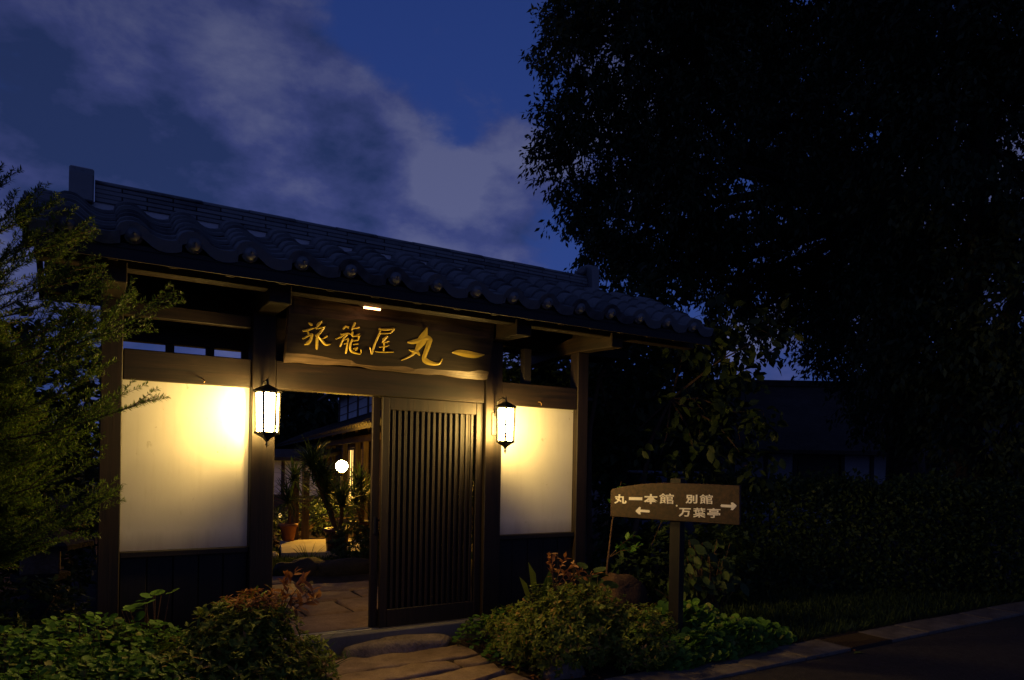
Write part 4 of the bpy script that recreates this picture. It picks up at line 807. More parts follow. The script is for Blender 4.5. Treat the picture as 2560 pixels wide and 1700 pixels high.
# ------------------------------------------------------------------ conifer on the left
def conifer():
    base=np.array((-1.98,-.55,0)); t=thing('conifer_tree','bushy dark yew like conifer with feathery shoots left of the gate','tree',tuple(base))
    tb=MB(); tb.tube([base+(0,0,-.05),base+(.02,.0,.7),base+(-.03,.03,1.6),base+(.03,-.03,2.6),base+(.10,-.05,3.1)],[.06,.05,.04,.022,.006],8,False)
    segs=[]                                   # (a,b) of every shoot that carries needles
    def shoot(a,b,k=3,side=7):
        a=np.array(a,float); b=np.array(b,float); n=8; pts=[]; L_=np.linalg.norm(b-a)
        for i in range(n+1):
            q=i/n; pts.append(a+(b-a)*q+np.array((0,0,-.10*L_*q*(1-q)*2)))
        tb.tube(pts,[.0065*(1-.75*i/n) for i in range(n+1)],4,False)
        for i in range(2,n): segs.append((pts[i],pts[i+1]))
        for i in range(side):                  # side shoots point forward along the branch
            q=.30+.6*R.rand(); p=a+(b-a)*q+np.array((0,0,-.10*L_*q*(1-q)*2)); d=unit((b-a)/L_+rdir(1)[0]*.5+np.array((0,0,.2)))
            l=L_*(1-q)*(.45+.45*R.rand())+.06; e=p+d*l; tb.tube([p,e],[.003,.001],3,False); m=(p+e)/2
            segs.append((p,m)); segs.append((m,e))
    tips=[(410,675,3.35),(365,910,3.45),(285,1115,3.5),(212,517,3.4),(225,590,3.35),(250,640,3.3),(300,690,3.4),(262,738,3.4),(265,828,3.45),(255,925,3.5),(130,460,3.35),(120,520,3.3),
          (20,390,3.3),(60,450,3.3),(70,560,3.3),(245,770,3.4),(215,860,3.4),(240,1000,3.5),(265,1135,3.5),(230,1060,3.4),(215,1180,3.4),(200,700,3.2),(170,620,3.2),(330,690,3.5)]
    for u,v,dep in tips:
        dep+=.42                      # the long shoots that stick out towards the gate
        e=at((u-1180.5)/1600*dep,dep); x=u-1180.5; e[2]=CAM[2]+((1069-v)+.0175*x*-1*-1)/1600*dep
        h=np.clip(e[2]-.35-.3*R.rand(),.7,2.7); a=base+np.array((0,0,h)); a=a+(e-a)*.25
        shoot(a,e,3,9)
    for i in range(1500):                      # the mass of the crown
        h=.85+1.85*R.rand(); ang=R.rand()*6.283; r=(.70-.12*abs(h-1.3))*(1-.22*max(0,math.cos(ang)))*(1-.30*max(0,h-1.9)/1.0)
        if h>2.1: r*=.55
        o=np.array((math.cos(ang),math.sin(ang),0)); a=base+np.array((0,0,h))+o*r*(.15+.4*R.rand()); b=a+unit(o+np.array((.25,-.1,.5))+R.normal(size=3)*.22)*r*(.5+.4*R.rand())
        shoot(a,b,3,6)
    for i in range(650):                      # the dense dark middle
        h=1.0+1.55*R.rand(); ang=R.rand()*6.283; o=np.array((math.cos(ang),math.sin(ang),0)); r=.55*(1-.35*max(0,h-1.9))
        a=base+np.array((-.08,.05,h))+o*r*.3*R.rand(); b=a+unit(o+np.array((.15,-.1,.6))+R.normal(size=3)*.3)*r*(.6+.5*R.rand()); shoot(a,b,3,5)
    tb2=part('trunk',tb,M['twig'],t)
    A=np.array([s[0] for s in segs]); B=np.array([s[1] for s in segs]); ln_=np.linalg.norm(B-A,axis=1); cnt=np.maximum((ln_/.0027).astype(int),3)
    idx=np.repeat(np.arange(len(A)),cnt); q=R.rand(len(idx))[:,None]; P=A[idx]+(B-A)[idx]*q; ax_=unit((B-A)[idx])
    sd=unit(np.cross(ax_,rdir(len(idx)))); D=unit(ax_*.75+sd); S=.015+.011*R.rand(len(idx))
    leaves('x',leaf_t(.115,'diamond'),P,D,unit(np.array((0,0,1))+R.normal(size=P.shape)*.4),S*1.2,M['conifer'],t,0,'needle','needles')
    print('conifer needles',len(P))
conifer()

# ------------------------------------------------------------------ trees
def tree(name,label,base,lobes,ntwig,per,size,mat,w=.2,nind=0,trunk_r=.3,shape='diamond',barkm='darkbark',limbs=8,shell=.45,droop=.35,hang=.55,stems=None,twl=.5):
    t=thing(name,label,'tree',tuple(base),None)
    tb=MB(); base=np.array(base,float); Lb=np.array(lobes); ctr=Lb[:,:3].mean(0)
    if stems is None:
        fork=base+(ctr-base)*np.array((.5,.5,.55)); tb.tube([base+(0,0,-.2),base*.6+fork*.4+R.normal(size=3)*.08*trunk_r,fork],[trunk_r*1.25,trunk_r*.9,trunk_r*.7],10,False)
        st=[(fork,trunk_r*.6)]
    else:
        st=[]
        for s in stems:
            tb.tube(s,[trunk_r*(1-.6*i/(len(s)-1)) for i in range(len(s))],8,False); st.append((np.array(s[-1]),trunk_r*.4))
    for l in Lb:
        f,r=st[np.argmin([np.linalg.norm(l[:3]-q[0]) for q in st])]
        m=f*.5+l[:3]*.5+R.normal(size=3)*.06*np.linalg.norm(l[:3]-f); tb.tube([f,m,l[:3]],[r,r*.6,r*.25],7,False)
        for k in range(limbs):
            e=l[:3]+rdir(1)[0]*l[3:6]*.85; c=l[:3]*.55+e*.45+R.normal(size=3)*.08; tb.tube([l[:3],c,e],[r*.25,r*.15,r*.05],5,False)
    part('trunk',tb,M[barkm],t,0,True)
    P,d=in_lobes(lobes,ntwig,shell); n=len(P)
    ax_=unit(d+R.normal(size=d.shape)*.5+np.array((0,0,-droop))); 
    q=R.rand(n*per,1); PP=np.repeat(P,per,0)+np.repeat(ax_,per,0)*(q-.5)*twl+R.normal(size=(n*per,3))*twl*.14
    D=unit(np.repeat(ax_,per,0)*.6+rdir(n*per)*.8+np.array((0,0,-hang))); Nn=unit(R.normal(size=PP.shape)*.6+np.array((0,0,1)))
    leaves('x',leaf_t(w,shape),PP,D,Nn,size*(.6+.8*R.rand(n*per)),M[mat],t,nind,'leaf','crown'); return t
def L3(u,v,dep,r,sq=1.0,dz=0.9):
    p=at((u-1180.5)/1600*dep,dep); k=r/1600*dep
    return (p[0],p[1],CAM[2]+(1069-v+ (u-1180.5)*.0175)/1600*dep,k*sq,k*sq,k*dz)
A=14.0
lob=[L3(1462,110,A,250),L3(1400,330,A+.5,192),L3(1480,490,A,195),L3(1760,90,A+1,300),L3(1690,380,A-1,260),L3(1400,560,A+.3,75),L3(1610,590,A,110),L3(1960,520,A+1,230),L3(2020,250,A+1,330),L3(1480,640,A,95),L3(1560,-120,A,300),L3(1850,-150,A+1,350),L3(2010,720,A-.5,150),L3(2040,900,A-.5,130),L3(1760,700,A+2,110),L3(1870,690,A+2,110),L3(1930,810,A+1.5,95),L3(1690,640,A+1,100),L3(1308,60,A+.4,82),L3(1280,300,A+.4,75),L3(1320,480,A+.4,60)]
pb_=at((2090-1180)/1600*14.5,14.5)
tree('broadleaf_tree','huge dark evergreen tree filling the upper right of the view',tuple(pb_),lob,6400,34,.125,'bigtree',.20,0,.42,limbs=10,stems=[[pb_+(0,0,-.2),pb_+(.1,.1,2.5),pb_+(.0,.2,5.0),pb_+(-.3,.2,7.0)]])
B=9.6
lob=[L3(2260,330,B,330),L3(2330,680,B,270),L3(2120,800,B+.6,150),L3(2330,960,B,200),L3(2130,960,B+1.5,110),L3(2250,0,B,330),L3(2060,640,B+1,120)]
pb_=at((2240-1180)/1600*9.8,9.8)
tree('broadleaf_tree','dark tree standing behind the hedge at the far right edge',tuple(pb_),lob,2800,24,.115,'bigtree',.22,0,.26,limbs=8)
Cc=7.9
lob=[L3(1470,700,Cc,95,1,1),L3(1580,740,Cc,120),L3(1690,800,Cc,105),L3(1450,860,Cc,100),L3(1580,900,Cc,130),L3(1690,950,Cc,110),L3(1450,1010,Cc,90),L3(1770,770,Cc,60),L3(1600,1040,Cc,110),L3(1500,1120,Cc,80),L3(1400,950,Cc-.1,55),L3(1395,760,Cc,55),L3(1720,1060,Cc,60)]
b0=at((1372-1180.5)/1600*7.3,7.3); b1=at((1430-1180.5)/1600*7.3,7.3)
tree('persimmon_tree','young persimmon tree with broad leaves behind the right end of the gate',tuple((b0+b1)/2),lob,300,7,.125,'persimmon',.30,290,.045,shape='oval',barkm='bark',limbs=4,shell=.35,droop=.1,hang=.3,twl=.35,
     stems=[[b0+(0,0,-.05),b0+(-.04,0,.5),b0+(-.06,.02,1.1),b0+(.0,.1,1.9),b0+(.2,.2,2.5)],[b1+(.05,0,-.05),b1+(.12,0,.35),b1+(.3,.05,1.0),b1+(.6,.2,1.8),b1+(.9,.2,2.3)]])
# bright young leaves catching the lantern light at the right corner of the gate
t=thing('young_shoots','bright green young shoots on a thin crooked stem beside the right corner post','plant',(3.30,-.02,0))
b,P,D,Nn,S=spray((3.28,-.10,1.0),[(3.30,-.20,1.38),(3.38,-.24,1.26),(3.24,-.2,1.30)],None,.07,7,t,.3); b.tube([(3.30,-.02,0),(3.26,-.05,.5),(3.28,-.10,1.0)],[.016,.013,.008],6,False)
b2,P2,D2,N2,S2=spray((3.27,-.06,.62),[(3.40,-.30,.86),(3.46,-.32,.76),(3.36,-.30,.72)],None,.08,8,t,.3)
part('stem',b,M['twig'],t); part('stem',b2,M['twig'],t); leaves('x',leaf_t(.3,'oval'),np.vstack([P,P2]),np.vstack([D,D2]),np.vstack([Nn,N2]),np.concatenate([S,S2]),M['fresh'],t,60)
shrub('camellia_bush','low black green bush in the gap between the gate corner and the guide sign','bush',(3.9,.35,0),[(3.75,.3,.45,.45,.35,.45),(4.1,.7,.9,.5,.4,.45),(4.3,.1,.5,.5,.4,.5),(4.8,-.1,.5,.45,.4,.5)],900,9,.07,'hedge',0,None,'diamond',.26)
shrub('camellia_bush','tall dark bush behind the right plaster bay under the roof','bush',(3.0,1.6,0),[(3.15,1.6,2.15,.42,.35,.78),(3.65,1.6,2.15,.45,.4,.85),(4.1,1.5,2.0,.4,.4,.75),(3.4,1.5,1.3,.7,.4,.7),(2.6,1.8,1.8,.45,.4,.55)],2600,9,.09,'broad',0,None,'diamond',.27)
single('rock','rounded brown boulder in the shade left of the sign post','rock',rock(MB(),(3.2,-.30,.26),(.23,.19,.27),21),M['brownrock'],None,True)
# left background: dark hedge like shrubs and a low roofed box
shrub('camellia_bush','tall dark bush behind the conifer at the left edge','bush',(-2.6,2.6,0),[(-2.3,2.7,1.3,.9,.6,1.35),(-3.3,2.2,1.5,1.0,.7,1.5),(-1.5,2.9,.9,.6,.5,1.0),(-1.42,2.9,2.2,.5,.5,.95),(-2.1,2.9,2.2,.6,.5,.85),(-1.12,2.9,2.15,.30,.4,.85),(-2.8,2.4,1.9,.8,.6,.9)],3200,9,.10,'hedge',0,None,'diamond',.24)
shrub('camellia_bush','low dark bush between the conifer and the left corner post','bush',(-1.45,.55,0),[(-1.45,.55,.35,.40,.35,.35),(-1.75,.1,.30,.4,.35,.3)],500,9,.055,'hedge',0,None,'diamond',.24)
db=thing('stone_lantern','low dark stone lantern with a sloping roof behind the conifer','stone lantern',(-1.42,1.25,0))
part('base',MB().lathe((-1.42,1.25,0),[(.22,0),(.22,.12),(.15,.16),(.13,.5),(.2,.55),(.2,.60)],6),M['darkrock'],db)
part('light_box',MB().box(-1.55,-1.29,1.12,1.38,.60,.80),M['rock'],db,.01)
part('roof',MB().lathe((-1.42,1.25,0),[(.36,.80),(.36,.84),(.22,.90),(.07,1.0),(.05,1.02)],6),M['darkrock'],db)
part('finial',MB().lathe((-1.42,1.25,0),[(.05,1.0),(.07,1.05),(.02,1.12)],8),M['darkrock'],db,0,True)
# clipped hedge on the right
def hedge():
    base=at((2100-1180)/1600*8.6,8.6); t=thing('hedge','clipped dark green hedge running to the right behind the guide sign','hedge',tuple(base))
    a=np.array((5.55,.92)); b_=np.array((10.8,-2.6)); n=36000; u=R.rand(n); L_=b_-a; nn=np.array((L_[1],-L_[0])); nn=nn/np.linalg.norm(nn)
    side=R.rand(n); w=.36
    off=np.where(side<.55,w,np.where(side<.8,(R.rand(n)*2-1)*w,(R.rand(n)*2-1)*w)); z=np.where(side<.55,.06+1.26*R.rand(n),np.where(side<.8,1.30+.05*R.normal(size=n),.1+1.2*R.rand(n)))
    fr=off*-1 if ((a-CAM[:2])@nn)>0 else off
    P=np.stack([a[0]+L_[0]*u+nn[0]*fr,a[1]+L_[1]*u+nn[1]*fr,z+.04*np.sin(u*31)],1)+R.normal(size=(n,3))*.05
    D=unit(R.normal(size=(n,3))+np.array((0,0,.3))); Nn=unit(R.normal(size=(n,3))*.6+np.array((-nn[0]*.5,-nn[1]*.5,.6)))
    leaves('x',leaf_t(.27,'diamond'),P,D,Nn,.05+.035*R.rand(n),M['hedge'],t)
    sb=MB()
    for i in range(26):
        p=a+L_*(i+.5)/26; sb.tube([(p[0],p[1],-.05),(p[0]+R.normal()*.05,p[1],.6),(p[0]+R.normal()*.1,p[1],1.15)],[.025,.02,.008],5,False)
    part('stems',sb,M['darkbark'],t)['kind']='stuff'
hedge()
# rough grass in front of the hedge
def lawn(name,label,poly,n,length,mat,z=0.0):
    xs=np.array(poly); x0,y0=xs.min(0); x1,y1=xs.max(0); P=[]
    while len(P)<n:
        q=np.array((x0+(x1-x0)*R.rand(),y0+(y1-y0)*R.rand())); ins=False; j=len(xs)-1
        for i in range(len(xs)):
            if (xs[i][1]>q[1])!=(xs[j][1]>q[1]) and q[0]<(xs[j][0]-xs[i][0])*(q[1]-xs[i][1])/(xs[j][1]-xs[i][1])+xs[i][0]: ins=not ins
            j=i
        if ins: P.append((q[0],q[1],z))
    P=np.array(P); D=unit(np.stack([R.normal(size=n)*.5,R.normal(size=n)*.5,np.ones(n)],1)); Nn=rdir(n)
    tv,tf=leaf_t(.06,'diamond'); X,Y,Z=basis(D,Nn); s=(length*(.5+R.rand(n)))[:,None,None]
    V=P[:,None,:]+s*(tv[None,:,0:1]*X[:,None]+tv[None,:,1:2]*Y[:,None]+tv[None,:,2:3]*Z[:,None]); F=(tf[None]+np.arange(n)[:,None,None]*len(tv)).reshape(-1,4)
    me=npmesh(name,V.reshape(-1,3),F,M[mat]); o=bpy.data.objects.new(name,me); COL.objects.link(o); o['kind']='stuff'; o['label']=label; o['category']='grass'; ORG[o]=np.zeros(3); return o
lawn('grass','short rough grass between the hedge and the kerb',[(3.6,-1.5),(3.4,-.2),(5.4,.6),(10.5,-2.0),(10.5,-1.55)],16000,.09,'hedge')
lawn('grass','low weeds along the front of the right plaster bay',[(2.2,-.9),(2.2,-.1),(3.5,-.1),(3.6,-1.5),(2.7,-1.5)],4000,.07,'cover')

# ------------------------------------------------------------------ courtyard behind the gate
struct('courtyard',MB().box(-1.0,3.0,.16,30,-.1,.115).box(3.002,14,1.4,30,-.1,.115),M['soil'])
pv=struct('pavement',MB().box(.12,2.2,.20,3.3,.0,.118),M['soil'])
for poly in ([(.13,.22),(.13,.83),(1.2,.77),(1.2,.22)],[(1.23,.22),(1.22,.77),(1.86,.75),(1.86,.22)],[(.13,.87),(.14,1.50),(.56,1.52),(.56,.84)],[(.61,.85),(.60,1.40),(.98,1.40),(.99,.82)],[(1.03,.83),(1.02,1.42),(1.60,1.42),(1.60,.80)],
    [(.14,1.55),(.15,1.98),(.66,1.97),(.66,1.56)],[(.70,1.46),(.70,1.90),(1.30,1.90),(1.30,1.45)],[(1.34,1.46),(1.35,1.88),(1.9,1.86),(1.9,1.45)],[(.2,2.03),(.25,2.6),(.9,2.55),(.86,1.96)],[(.95,1.96),(.96,2.4),(1.7,2.35),(1.66,1.93)],[(.3,2.65),(.4,3.15),(.95,3.1),(.92,2.6)]):
    slab('paving_stone',poly,.03,.14+.008*R.rand(),M['paver'],pv,.007)
struct('walkway',MB().prism([(1.17,4.37),(1.50,5.92),(4.2,5.55),(3.6,3.75)],.10,.25),M['platform'])
for k,p,r in ((11,(1.15,3.35,.14),(.32,.2,.16)),(12,(1.62,3.2,.13),(.42,.22,.17)),(13,(.98,4.45,.13),(.17,.13,.12))):
    single('rock',{11:'dark squared rock at the far edge of the courtyard paving left of the shrub',12:'larger dark rock in front of the round clipped shrub',13:'small flat pale rock by the corner of the lit walkway'}[k],'rock',rock(MB(),p,r,k),M['darkrock'] if k<13 else M['platform'],None,True)
lawn('grass','mossy low grass beside the lit walkway in the courtyard',[(.85,3.2),(.7,5.9),(1.4,5.9),(1.15,4.35),(2.2,3.9),(2.3,3.1)],7000,.10,'grass',.115)
shrub('clipped_shrub','round clipped dark shrub in the courtyard beside the door edge','shrub',(2.05,3.72,.115),[(2.05,3.72,.42,.46,.40,.34),(2.45,3.5,.35,.45,.4,.32)],900,8,.045,'hedge',0,None,'diamond',.25)
tuft('dark grass tuft arching against the lit walkway',(1.42,3.95,.12),40,.32,'yucca',.016)
def pot(t,c,r0,r1,h,mat):
    part('pot',MB().lathe(c,[(r0,0),(r1,h-.05),(r1+.02,h-.05),(r1+.02,h),(r1-.02,h),(r1-.025,h-.04),(.01,h-.04)],20),M[mat],t,0,True)
def yucca(label,c,potspec,heads,trunk,nb,length,w=.030,nind=60):
    t=thing('potted_yucca',label,'potted plant',c,'potted yuccas in the courtyard'); pot(t,c,*potspec); ph=potspec[2]
    tb=MB(); c=np.array(c,float)
    P=[];D=[]
    for h in heads:
        h=np.array(h,float); tb.tube([c+(0,0,ph-.06),(c+h)/2+(0.02,0,ph*.3),h],[trunk,trunk*.85,trunk*.7],8,False)
        a=R.rand(nb)*6.283; el=rad(-35)+rad(115)*R.rand(nb)**.8
        D.append(np.stack([np.cos(a)*np.cos(el),np.sin(a)*np.cos(el),np.sin(el)],1)); P.append(np.tile(h,(nb,1))+R.normal(size=(nb,3))*.02+np.array((0,0,.1))*(R.rand(nb,1)-.6))
    part('trunk',tb,M['twig'],t,0,True); P=np.vstack(P); D=np.vstack(D)
    leaves('x',leaf_t(w,'blade'),P,D,unit(np.array((0,0,1))+R.normal(size=P.shape)*.15),length*(.7+.5*R.rand(len(P))),M['yucca'],t,nind,'blade','foliage')
yucca('small yucca in a terracotta pot at the left end of the lit walkway',(1.60,5.80,.25),(.085,.125,.27,'terracotta'),[(1.58,5.78,.88),(1.68,5.84,1.22)],.022,90,.40,.028)
yucca('big many headed yucca in a large dark red pot in the middle of the courtyard',(1.93,4.35,.115),(.13,.17,.45,'darkpot'),[(1.72,4.48,1.30),(1.60,4.55,1.46),(1.98,4.3,.92),(1.78,4.5,1.02)],.032,130,.42,.028,130)
yucca('dark yucca half hidden behind the edge of the sliding door',(2.72,5.6,.25),(.14,.17,.30,'darkpot'),[(2.62,5.45,1.12),(2.74,5.6,.92),(2.55,5.4,.85)],.03,110,.40,.026)
shrub('clipped_shrub','added dark evergreen shrub screening the lit courtyard behind the slatted door','shrub',(2.7,2.3,.115),[(2.6,2.3,.8,.65,.4,.7),(3.0,2.6,1.3,.7,.45,.8),(2.45,2.3,1.5,.40,.35,.55)],1300,9,.06,'hedge',0,None,'diamond',.27)  # added screen: hides the lamplit courtyard so the door's slat gaps stay dark
shrub('clipped_shrub','low dark shrubs along the far side of the lit walkway','shrub',(1.7,6.7,.115),[(1.35,6.6,.35,.45,.4,.35),(2.1,7.0,.45,.6,.4,.4),(2.8,7.6,.5,.6,.4,.4)],700,8,.06,'bigtree',0,None,'diamond',.27)
shrub('garden_hedge','long dark hedge closing the far left side of the courtyard','hedge',(-1.5,8.6,.115),[(-3.2,8.2,.7,1.1,.6,.85),(-1.8,8.6,.8,1.1,.6,.95),(-.4,9.2,.8,1.0,.6,.95),(.5,9.9,.75,.8,.6,.9),(-4.4,7.6,.8,1.0,.6,1.0)],2400,8,.085,'bigtree',0,None,'diamond',.27)
# globe lamp on a post
gl=thing('globe_lamp','glowing white globe lamp on a slim post in the courtyard','lamp',(2.783,6.883,.25))
part('globe',MB().ball((2.783,6.883,1.43),.105,20,14),M['globe'],gl,0,True)
part('post',MB().tube([(2.783,6.883,.2),(2.783,6.883,1.325)],.022,8),M['iron'],gl); part('collar',MB().lathe((2.783,6.883,1.30),[(.05,0),(.05,.02),(.03,.03)],10),M['iron'],gl)
# ------------------------------------------------------------------ the inn across the courtyard
HU=np.array((.1511,.9885)); HN=np.array((.9885,-.1511)); HA=np.array((3.041,6.022))
def hp(s,l,z): p=HA+HU*s+HN*l; return (p[0],p[1],z)     # along the front, back from the eave edge, height
inn=thing('inn_building','dark timber inn with white upper panels and lit doorways across the courtyard','building',hp(6,1,.1))
def hbox(mb,s0,s1,l0,l1,z0,z1):
    v=[hp(s,l,z) for z in (z0,z1) for s,l in ((s0,l0),(s0,l1),(s1,l1),(s1,l0))]
    return mb.add(v,[(3,2,1,0),(4,5,6,7),(0,1,5,4),(1,2,6,5),(2,3,7,6),(3,0,4,7)])
S0,S1=-3.6,24.0
low=part('wall',hbox(MB(),S0,4.85,.95,1.1,.1,2.5),M['house_wood'],inn)
part('wall',hbox(hbox(hbox(MB(),4.85,5.42,.95,1.1,.1,2.5),6.22,7.22,.95,1.1,.1,2.5),8.2,S1,.95,1.1,.1,2.5),M['house_wood'],inn)
part('wall',hbox(hbox(MB(),5.42,6.22,.95,1.1,.1,1.36),5.42,8.2,.95,1.1,1.90,2.5),M['house_wood'],inn)
def hwin(s0,s1,z0,z1,mat,nv,nh):
    f=MB(); hbox(f,s0,s0+.05,.93,.99,z0,z1); hbox(f,s1-.05,s1,.93,.99,z0,z1); hbox(f,s0,s1,.932,.988,z0,z0+.05); hbox(f,s0,s1,.932,.988,z1-.05,z1)
    for i in range(1,nv): c=s0+(s1-s0)*i/nv; hbox(f,c-.012,c+.012,.955,.985,z0,z1)
    for i in range(1,nh): c=z0+(z1-z0)*i/nh; hbox(f,s0,s1,.957,.983,c-.012,c+.012)
    w=part('window',f,M['house_wood'],inn); part('pane',hbox(MB(),s0+.02,s1-.02,1.0,1.02,z0+.02,z1-.02),M[mat],w)
hwin(7.25,8.18,.30,1.88,'litpane',2,2); hwin(5.42,6.22,1.37,1.88,'litpane2',2,2); hwin(9.0,10.2,.3,1.85,'house_plaster',2,3)
for s in (-1.5,.6,2.7,4.7,6.35,8.5,10.6,12.8,15,17.5,20,22.5): part('post',hbox(MB(),s,s+.13,.82,.95,.1,2.42),M['house_wood'],inn)
part('eave_beam',hbox(MB(),S0,S1,.60,.74,1.98,2.12),M['house_wood'],inn)
for s in (1.2,4.1,7.0,10.2,13.5,17.0): part('porch_post',hbox(MB(),s,s+.11,.61,.73,.1,1.982),M['house_wood'],inn)
b=MB(); v=[hp(s,l,z) for s in (S0,S1) for l,z in ((0,2.20),(1.35,2.83),(1.35,2.75),(0,2.12))]
b.add(v,[(0,1,2,3),(7,6,5,4),(0,4,5,1),(1,5,6,2),(2,6,7,3),(3,7,4,0)]); lr=part('roof',b,M['darkrock'],inn)
rb=MB(); 
for i in range(int((S1-S0)/.3)):
    s=S0+.15+i*.3; rb.tube([hp(s,-.02,2.205),hp(s,1.35,2.838)],.042,6)
part('roof_tile_rows',rb,M['darkrock'],lr,0,True)['kind']='stuff'
part('upper_wall',hbox(MB(),5.0,12.0,1.29,1.4,2.7,3.9),M['house_wood'],inn)
edges=[11.95,10.25,8.5,6.95,5.5]
for i in range(len(edges)-1):
    part('upper_panel',hbox(MB(),edges[i+1]+.09,edges[i]-.09,1.262,1.288,2.82,3.75),M['house_plaster'],inn)
    part('upper_post',hbox(MB(),edges[i]-.085,edges[i]+.085,1.235,1.30,2.75,3.85),M['house_wood'],inn)
for z in (3.02,3.28): part('upper_rail',hbox(MB(),5.4,12,1.240,1.252,z,z+.018),M['house_wood'],inn)
b=MB(); v=[hp(s,l,z) for s in (5.0,12.6) for l,z in ((.6,3.62),(4.5,4.6),(4.5,4.5),(.6,3.54))]
b.add(v,[(0,1,2,3),(7,6,5,4),(0,4,5,1),(1,5,6,2),(2,6,7,3),(3,7,4,0)]); part('upper_roof',b,M['darkrock'],inn)
for x,y,lab in ((1.80,6.20,'left of the pair of square wooden posts behind the lit walkway'),(1.95,6.14,'right of the pair of square wooden posts behind the lit walkway')):
    single('wooden_post',lab,'post',MB().box(x-.05,x+.05,y-.05,y+.05,.1,1.32).box(x-.06,x+.06,y-.06,y+.06,1.322,1.35),M['house_wood'],'wooden posts behind the walkway',False,.004)
wl=thing('wall_lamp','narrow glowing lamp on the inn front at the edge of the sliding door','lamp',hp(4.85,.9,1.45))
part('holder',hbox(MB(),4.79,4.91,.91,.948,1.25,1.66),M['iron'],wl); part('tube',hbox(MB(),4.82,4.88,.87,.908,1.30,1.60),M['litpane'],wl)
# side wing at the far left of the courtyard
wg=thing('side_wing','low pale walled wing with dark posts at the far left of the courtyard','building',(3.2,15,.1))
c0=at((560-1180)/1600*21,21); c1=at((735-1180)/1600*20,20); e=unit((c1-c0)[:2]); nn=np.array((-e[1],e[0])); Lw=np.linalg.norm((c1-c0)[:2])
def wp_(a,n_,z): return (c0[0]+e[0]*a+nn[0]*n_,c0[1]+e[1]*a+nn[1]*n_,z)
def wbox(mb,a0,a1,n0,n1,z0,z1):
    v=[wp_(a,n_,z) for z in (z0,z1) for a,n_ in ((a0,n0),(a1,n0),(a1,n1),(a0,n1))]
    return mb.add(v,[(3,2,1,0),(4,5,6,7),(0,1,5,4),(1,2,6,5),(2,3,7,6),(3,0,4,7)])
part('wall',wbox(MB(),0,Lw,0,.15,.1,1.6),M['house_plaster'],wg)
for i in range(4): part('post',wbox(MB(),i*.75-.04,i*.75+.06,-.04,0,.1,1.62),M['house_wood'],wg)
part('rail',wbox(MB(),0,Lw,-.03,-.002,.1,.5),M['house_wood'],wg)
part('roof',MB().add([wp_(a,n_,z) for a in (-.4,Lw+.3) for n_,z in ((-.55,1.60),(.9,1.86),(.9,1.76),(-.55,1.50))],[(0,1,2,3),(7,6,5,4),(0,4,5,1),(1,5,6,2),(2,6,7,3),(3,7,4,0)]),M['darkrock'],wg)
for k,(u,v,dp,lab) in enumerate(((648,1190,13.5,'tiny lit garden lamp left of the terracotta pot'),)):
    p=at((u-1180.5)/1600*dp,dp,.42); t=thing('garden_lamp',lab,'lamp',(p[0],p[1],.115))
    part('post',MB().tube([(p[0],p[1],.1),(p[0],p[1],.39)],.012,6),M['iron'],t); part('bulb',MB().ball(tuple(p),.035,8,6,(1,1,1.8)),M['litpane'],t,0,True)
# ------------------------------------------------------------------ house and car beyond the hedge
hb=at((1900-1180.5)/1600*19,19,0); fr=RT[:2]; bk=FW[:2]
def qp(a,n_,z): return (hb[0]+fr[0]*a+bk[0]*n_,hb[1]+fr[1]*a+bk[1]*n_,z)
def qbox(mb,a0,a1,n0,n1,z0,z1):
    v=[qp(a,n_,z) for z in (z0,z1) for a,n_ in ((a0,n0),(a1,n0),(a1,n1),(a0,n1))]
    return mb.add(v,[(3,2,1,0),(4,5,6,7),(0,1,5,4),(1,2,6,5),(2,3,7,6),(3,0,4,7)])
hs=thing('farm_house','dark tile roofed house with pale wall panels beyond the hedge','house',tuple(hb))
part('wall',qbox(MB(),-3.6,6.0,.05,5,0,2.2),M['dark_z'],hs)
for a0,a1,z0 in ((-3.4,-2.55,.1),(-2.45,-1.65,.1),(-1.55,-.85,.1),(.55,1.25,.9),(1.35,2.0,.9),(3.2,3.9,.9)): part('wall_panel',qbox(MB(),a0,a1,0,.048,z0,1.98),M['oldplaster'],hs)
for a in (-3.5,-2.5,-1.6,-.8,.5,1.3,2.1,3.1,4.0): part('post',qbox(MB(),a-.05,a+.05,-.04,.046,0,2.2),M['dark_z'],hs)
w=part('window',qbox(qbox(MB(),-.7,.4,-.02,.04,1.65,1.72),-.7,.4,-.02,.04,.9,.96),M['dark_x'],hs); part('pane',qbox(MB(),-.7,.4,.02,.045,.96,1.65),M['dark_x'],w)
part('roof',MB().add([qp(-4.4,-.9,2.02),qp(6.8,-.9,2.02),qp(4.6,2.5,4.1),qp(-2.2,2.5,4.1),qp(-4.4,5.9,2.02),qp(6.8,5.9,2.02),qp(-4.4,-.9,1.92),qp(6.8,-.9,1.92),qp(6.8,5.9,1.92),qp(-4.4,5.9,1.92)],[(0,1,2,3),(1,5,2),(5,4,3,2),(4,0,3),(6,9,8,7),(0,6,7,1),(1,7,8,5),(5,8,9,4),(4,9,6,0)]),M['darkrock'],hs)
part('ridge',qbox(MB(),-2.3,4.7,2.38,2.62,4.05,4.25),M['darkrock'],hs,.02)
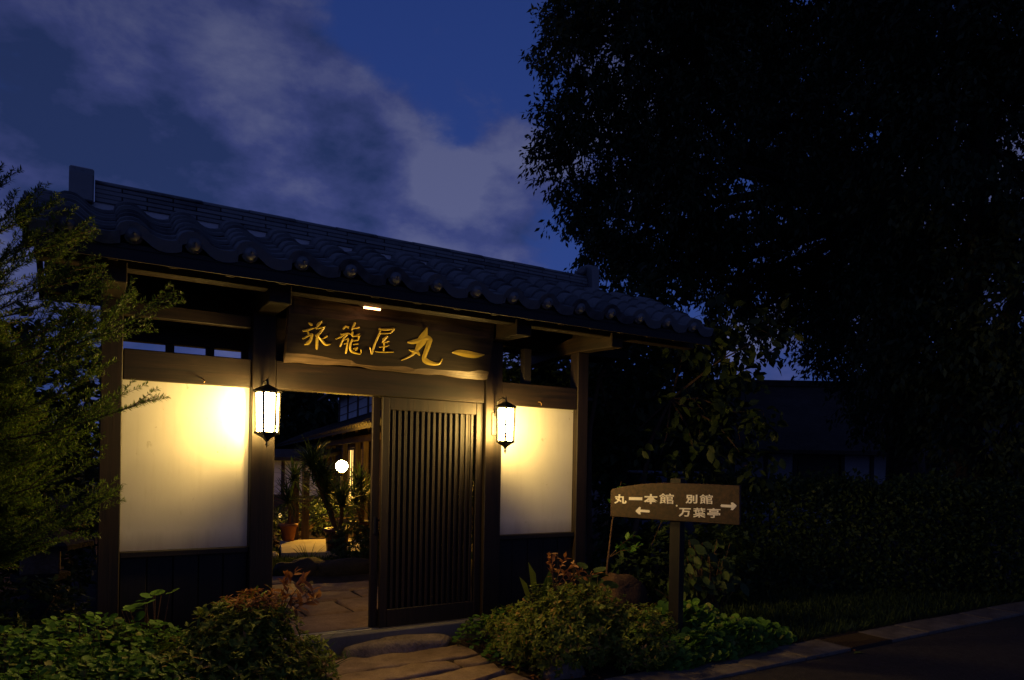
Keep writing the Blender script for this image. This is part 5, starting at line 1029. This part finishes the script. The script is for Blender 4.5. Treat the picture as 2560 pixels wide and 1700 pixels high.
# parked car, nose to the right
cb=at((1640-1180.5)/1600*11.6,11.6,0)
def kp(a,n_,z): return (cb[0]+fr[0]*a+bk[0]*n_,cb[1]+fr[1]*a+bk[1]*n_,z)
car=thing('parked_car','silver blue car parked behind the guide sign with its bonnet showing','car',tuple(cb))
def carbody():
    st=[(-1.8,.30,.80,.62),(-1.74,.22,.95,.72),(-1.3,.20,.98,.80),(0,.20,.98,.82),(.6,.20,.96,.82),(.85,.20,.95,.81),(1.3,.21,.90,.79),(1.65,.24,.82,.73),(1.8,.32,.66,.60)]
    v=[];n=10
    for a,z0,z1,hw in st:
        pr=[(-hw*.92,z0),(-hw,z0+.15),(-hw,z1-.18),(-hw*.93,z1-.05),(-hw*.7,z1),(hw*.7,z1),(hw*.93,z1-.05),(hw,z1-.18),(hw,z0+.15),(hw*.92,z0)]
        v+=[kp(a,y,z) for y,z in pr]
    f=[(i*n+j,i*n+(j+1)%n,(i+1)*n+(j+1)%n,(i+1)*n+j) for i in range(len(st)-1) for j in range(n)]+[tuple(range(n))[::-1],tuple(range((len(st)-1)*n,len(st)*n))]
    return MB().add(v,f)
part('body',carbody(),M['carpaint'],car,0,True)
def cab(k,z1,mat,name):
    v=[kp(a,y*k,z) for a,y,z in ((-1.55,-.74,.95),(.55,-.74,.93),(.55,.74,.93),(-1.55,.74,.95),(-1.25,-.60,z1),(-.15,-.60,z1),(-.15,.60,z1),(-1.25,.60,z1))]
    part(name,MB().add(v,[(4,5,6,7),(0,1,5,4),(1,2,6,5),(2,3,7,6),(3,0,4,7)]),M[mat],car,.03)
cab(1,1.40,'carglass','cabin'); part('roof',MB().add([kp(a,y,z) for z in (1.40,1.45) for a,y in ((-1.3,-.62),(-.1,-.62),(-.1,.62),(-1.3,.62))],[(3,2,1,0),(4,5,6,7),(0,1,5,4),(1,2,6,5),(2,3,7,6),(3,0,4,7)]),M['carpaint'],car,.02)
for a in (-1.15,1.15):
    for y in (-.74,.74):
        p0=kp(a,y-.08,.29); p1=kp(a,y+.08,.29); wt=part('wheel',MB().tube([p0,p1],.29,18),M['rubber'],car); part('rim',MB().tube([kp(a,y-.085,.29),kp(a,y+.085,.29)],.17,14),M['rail'],wt)
for y in (-.5,.5): part('headlight',MB().ball(kp(1.72,y,.66),.09,8,6,(.8,1,.7)),M['rail'],car,0,True)
# distant trees that close the view
for lab,u,dp,h,sp in (('dim round tree far behind the inn roof',640,36,6.5,4.0),('distant dark tree behind the house roof',2000,34,6.0,4.5),('distant low tree seen in the gap left of the house',1760,38,4.2,4.5),
                      ('dark tree behind the persimmon and the gate corner',1480,17,5.0,3.0),('dark tree beyond the left end of the gate roof',-60,22,3.0,3.0),('far tree at the right edge behind the house',2330,30,8.0,4.5)):
    p=at((u-1180.5)/1600*dp,dp,0); tree('distant_tree',lab,tuple(p),[(p[0],p[1],h*.62,sp*.8,sp*.8,h*.40),(p[0]+.5*sp,p[1]+.3*sp,h*.45,sp*.6,sp*.6,h*.33),(p[0]-.5*sp,p[1]-.2*sp,h*.5,sp*.6,sp*.6,h*.33)],900,10,.035*dp**.75,'bigtree',.25,0,.2,limbs=3)
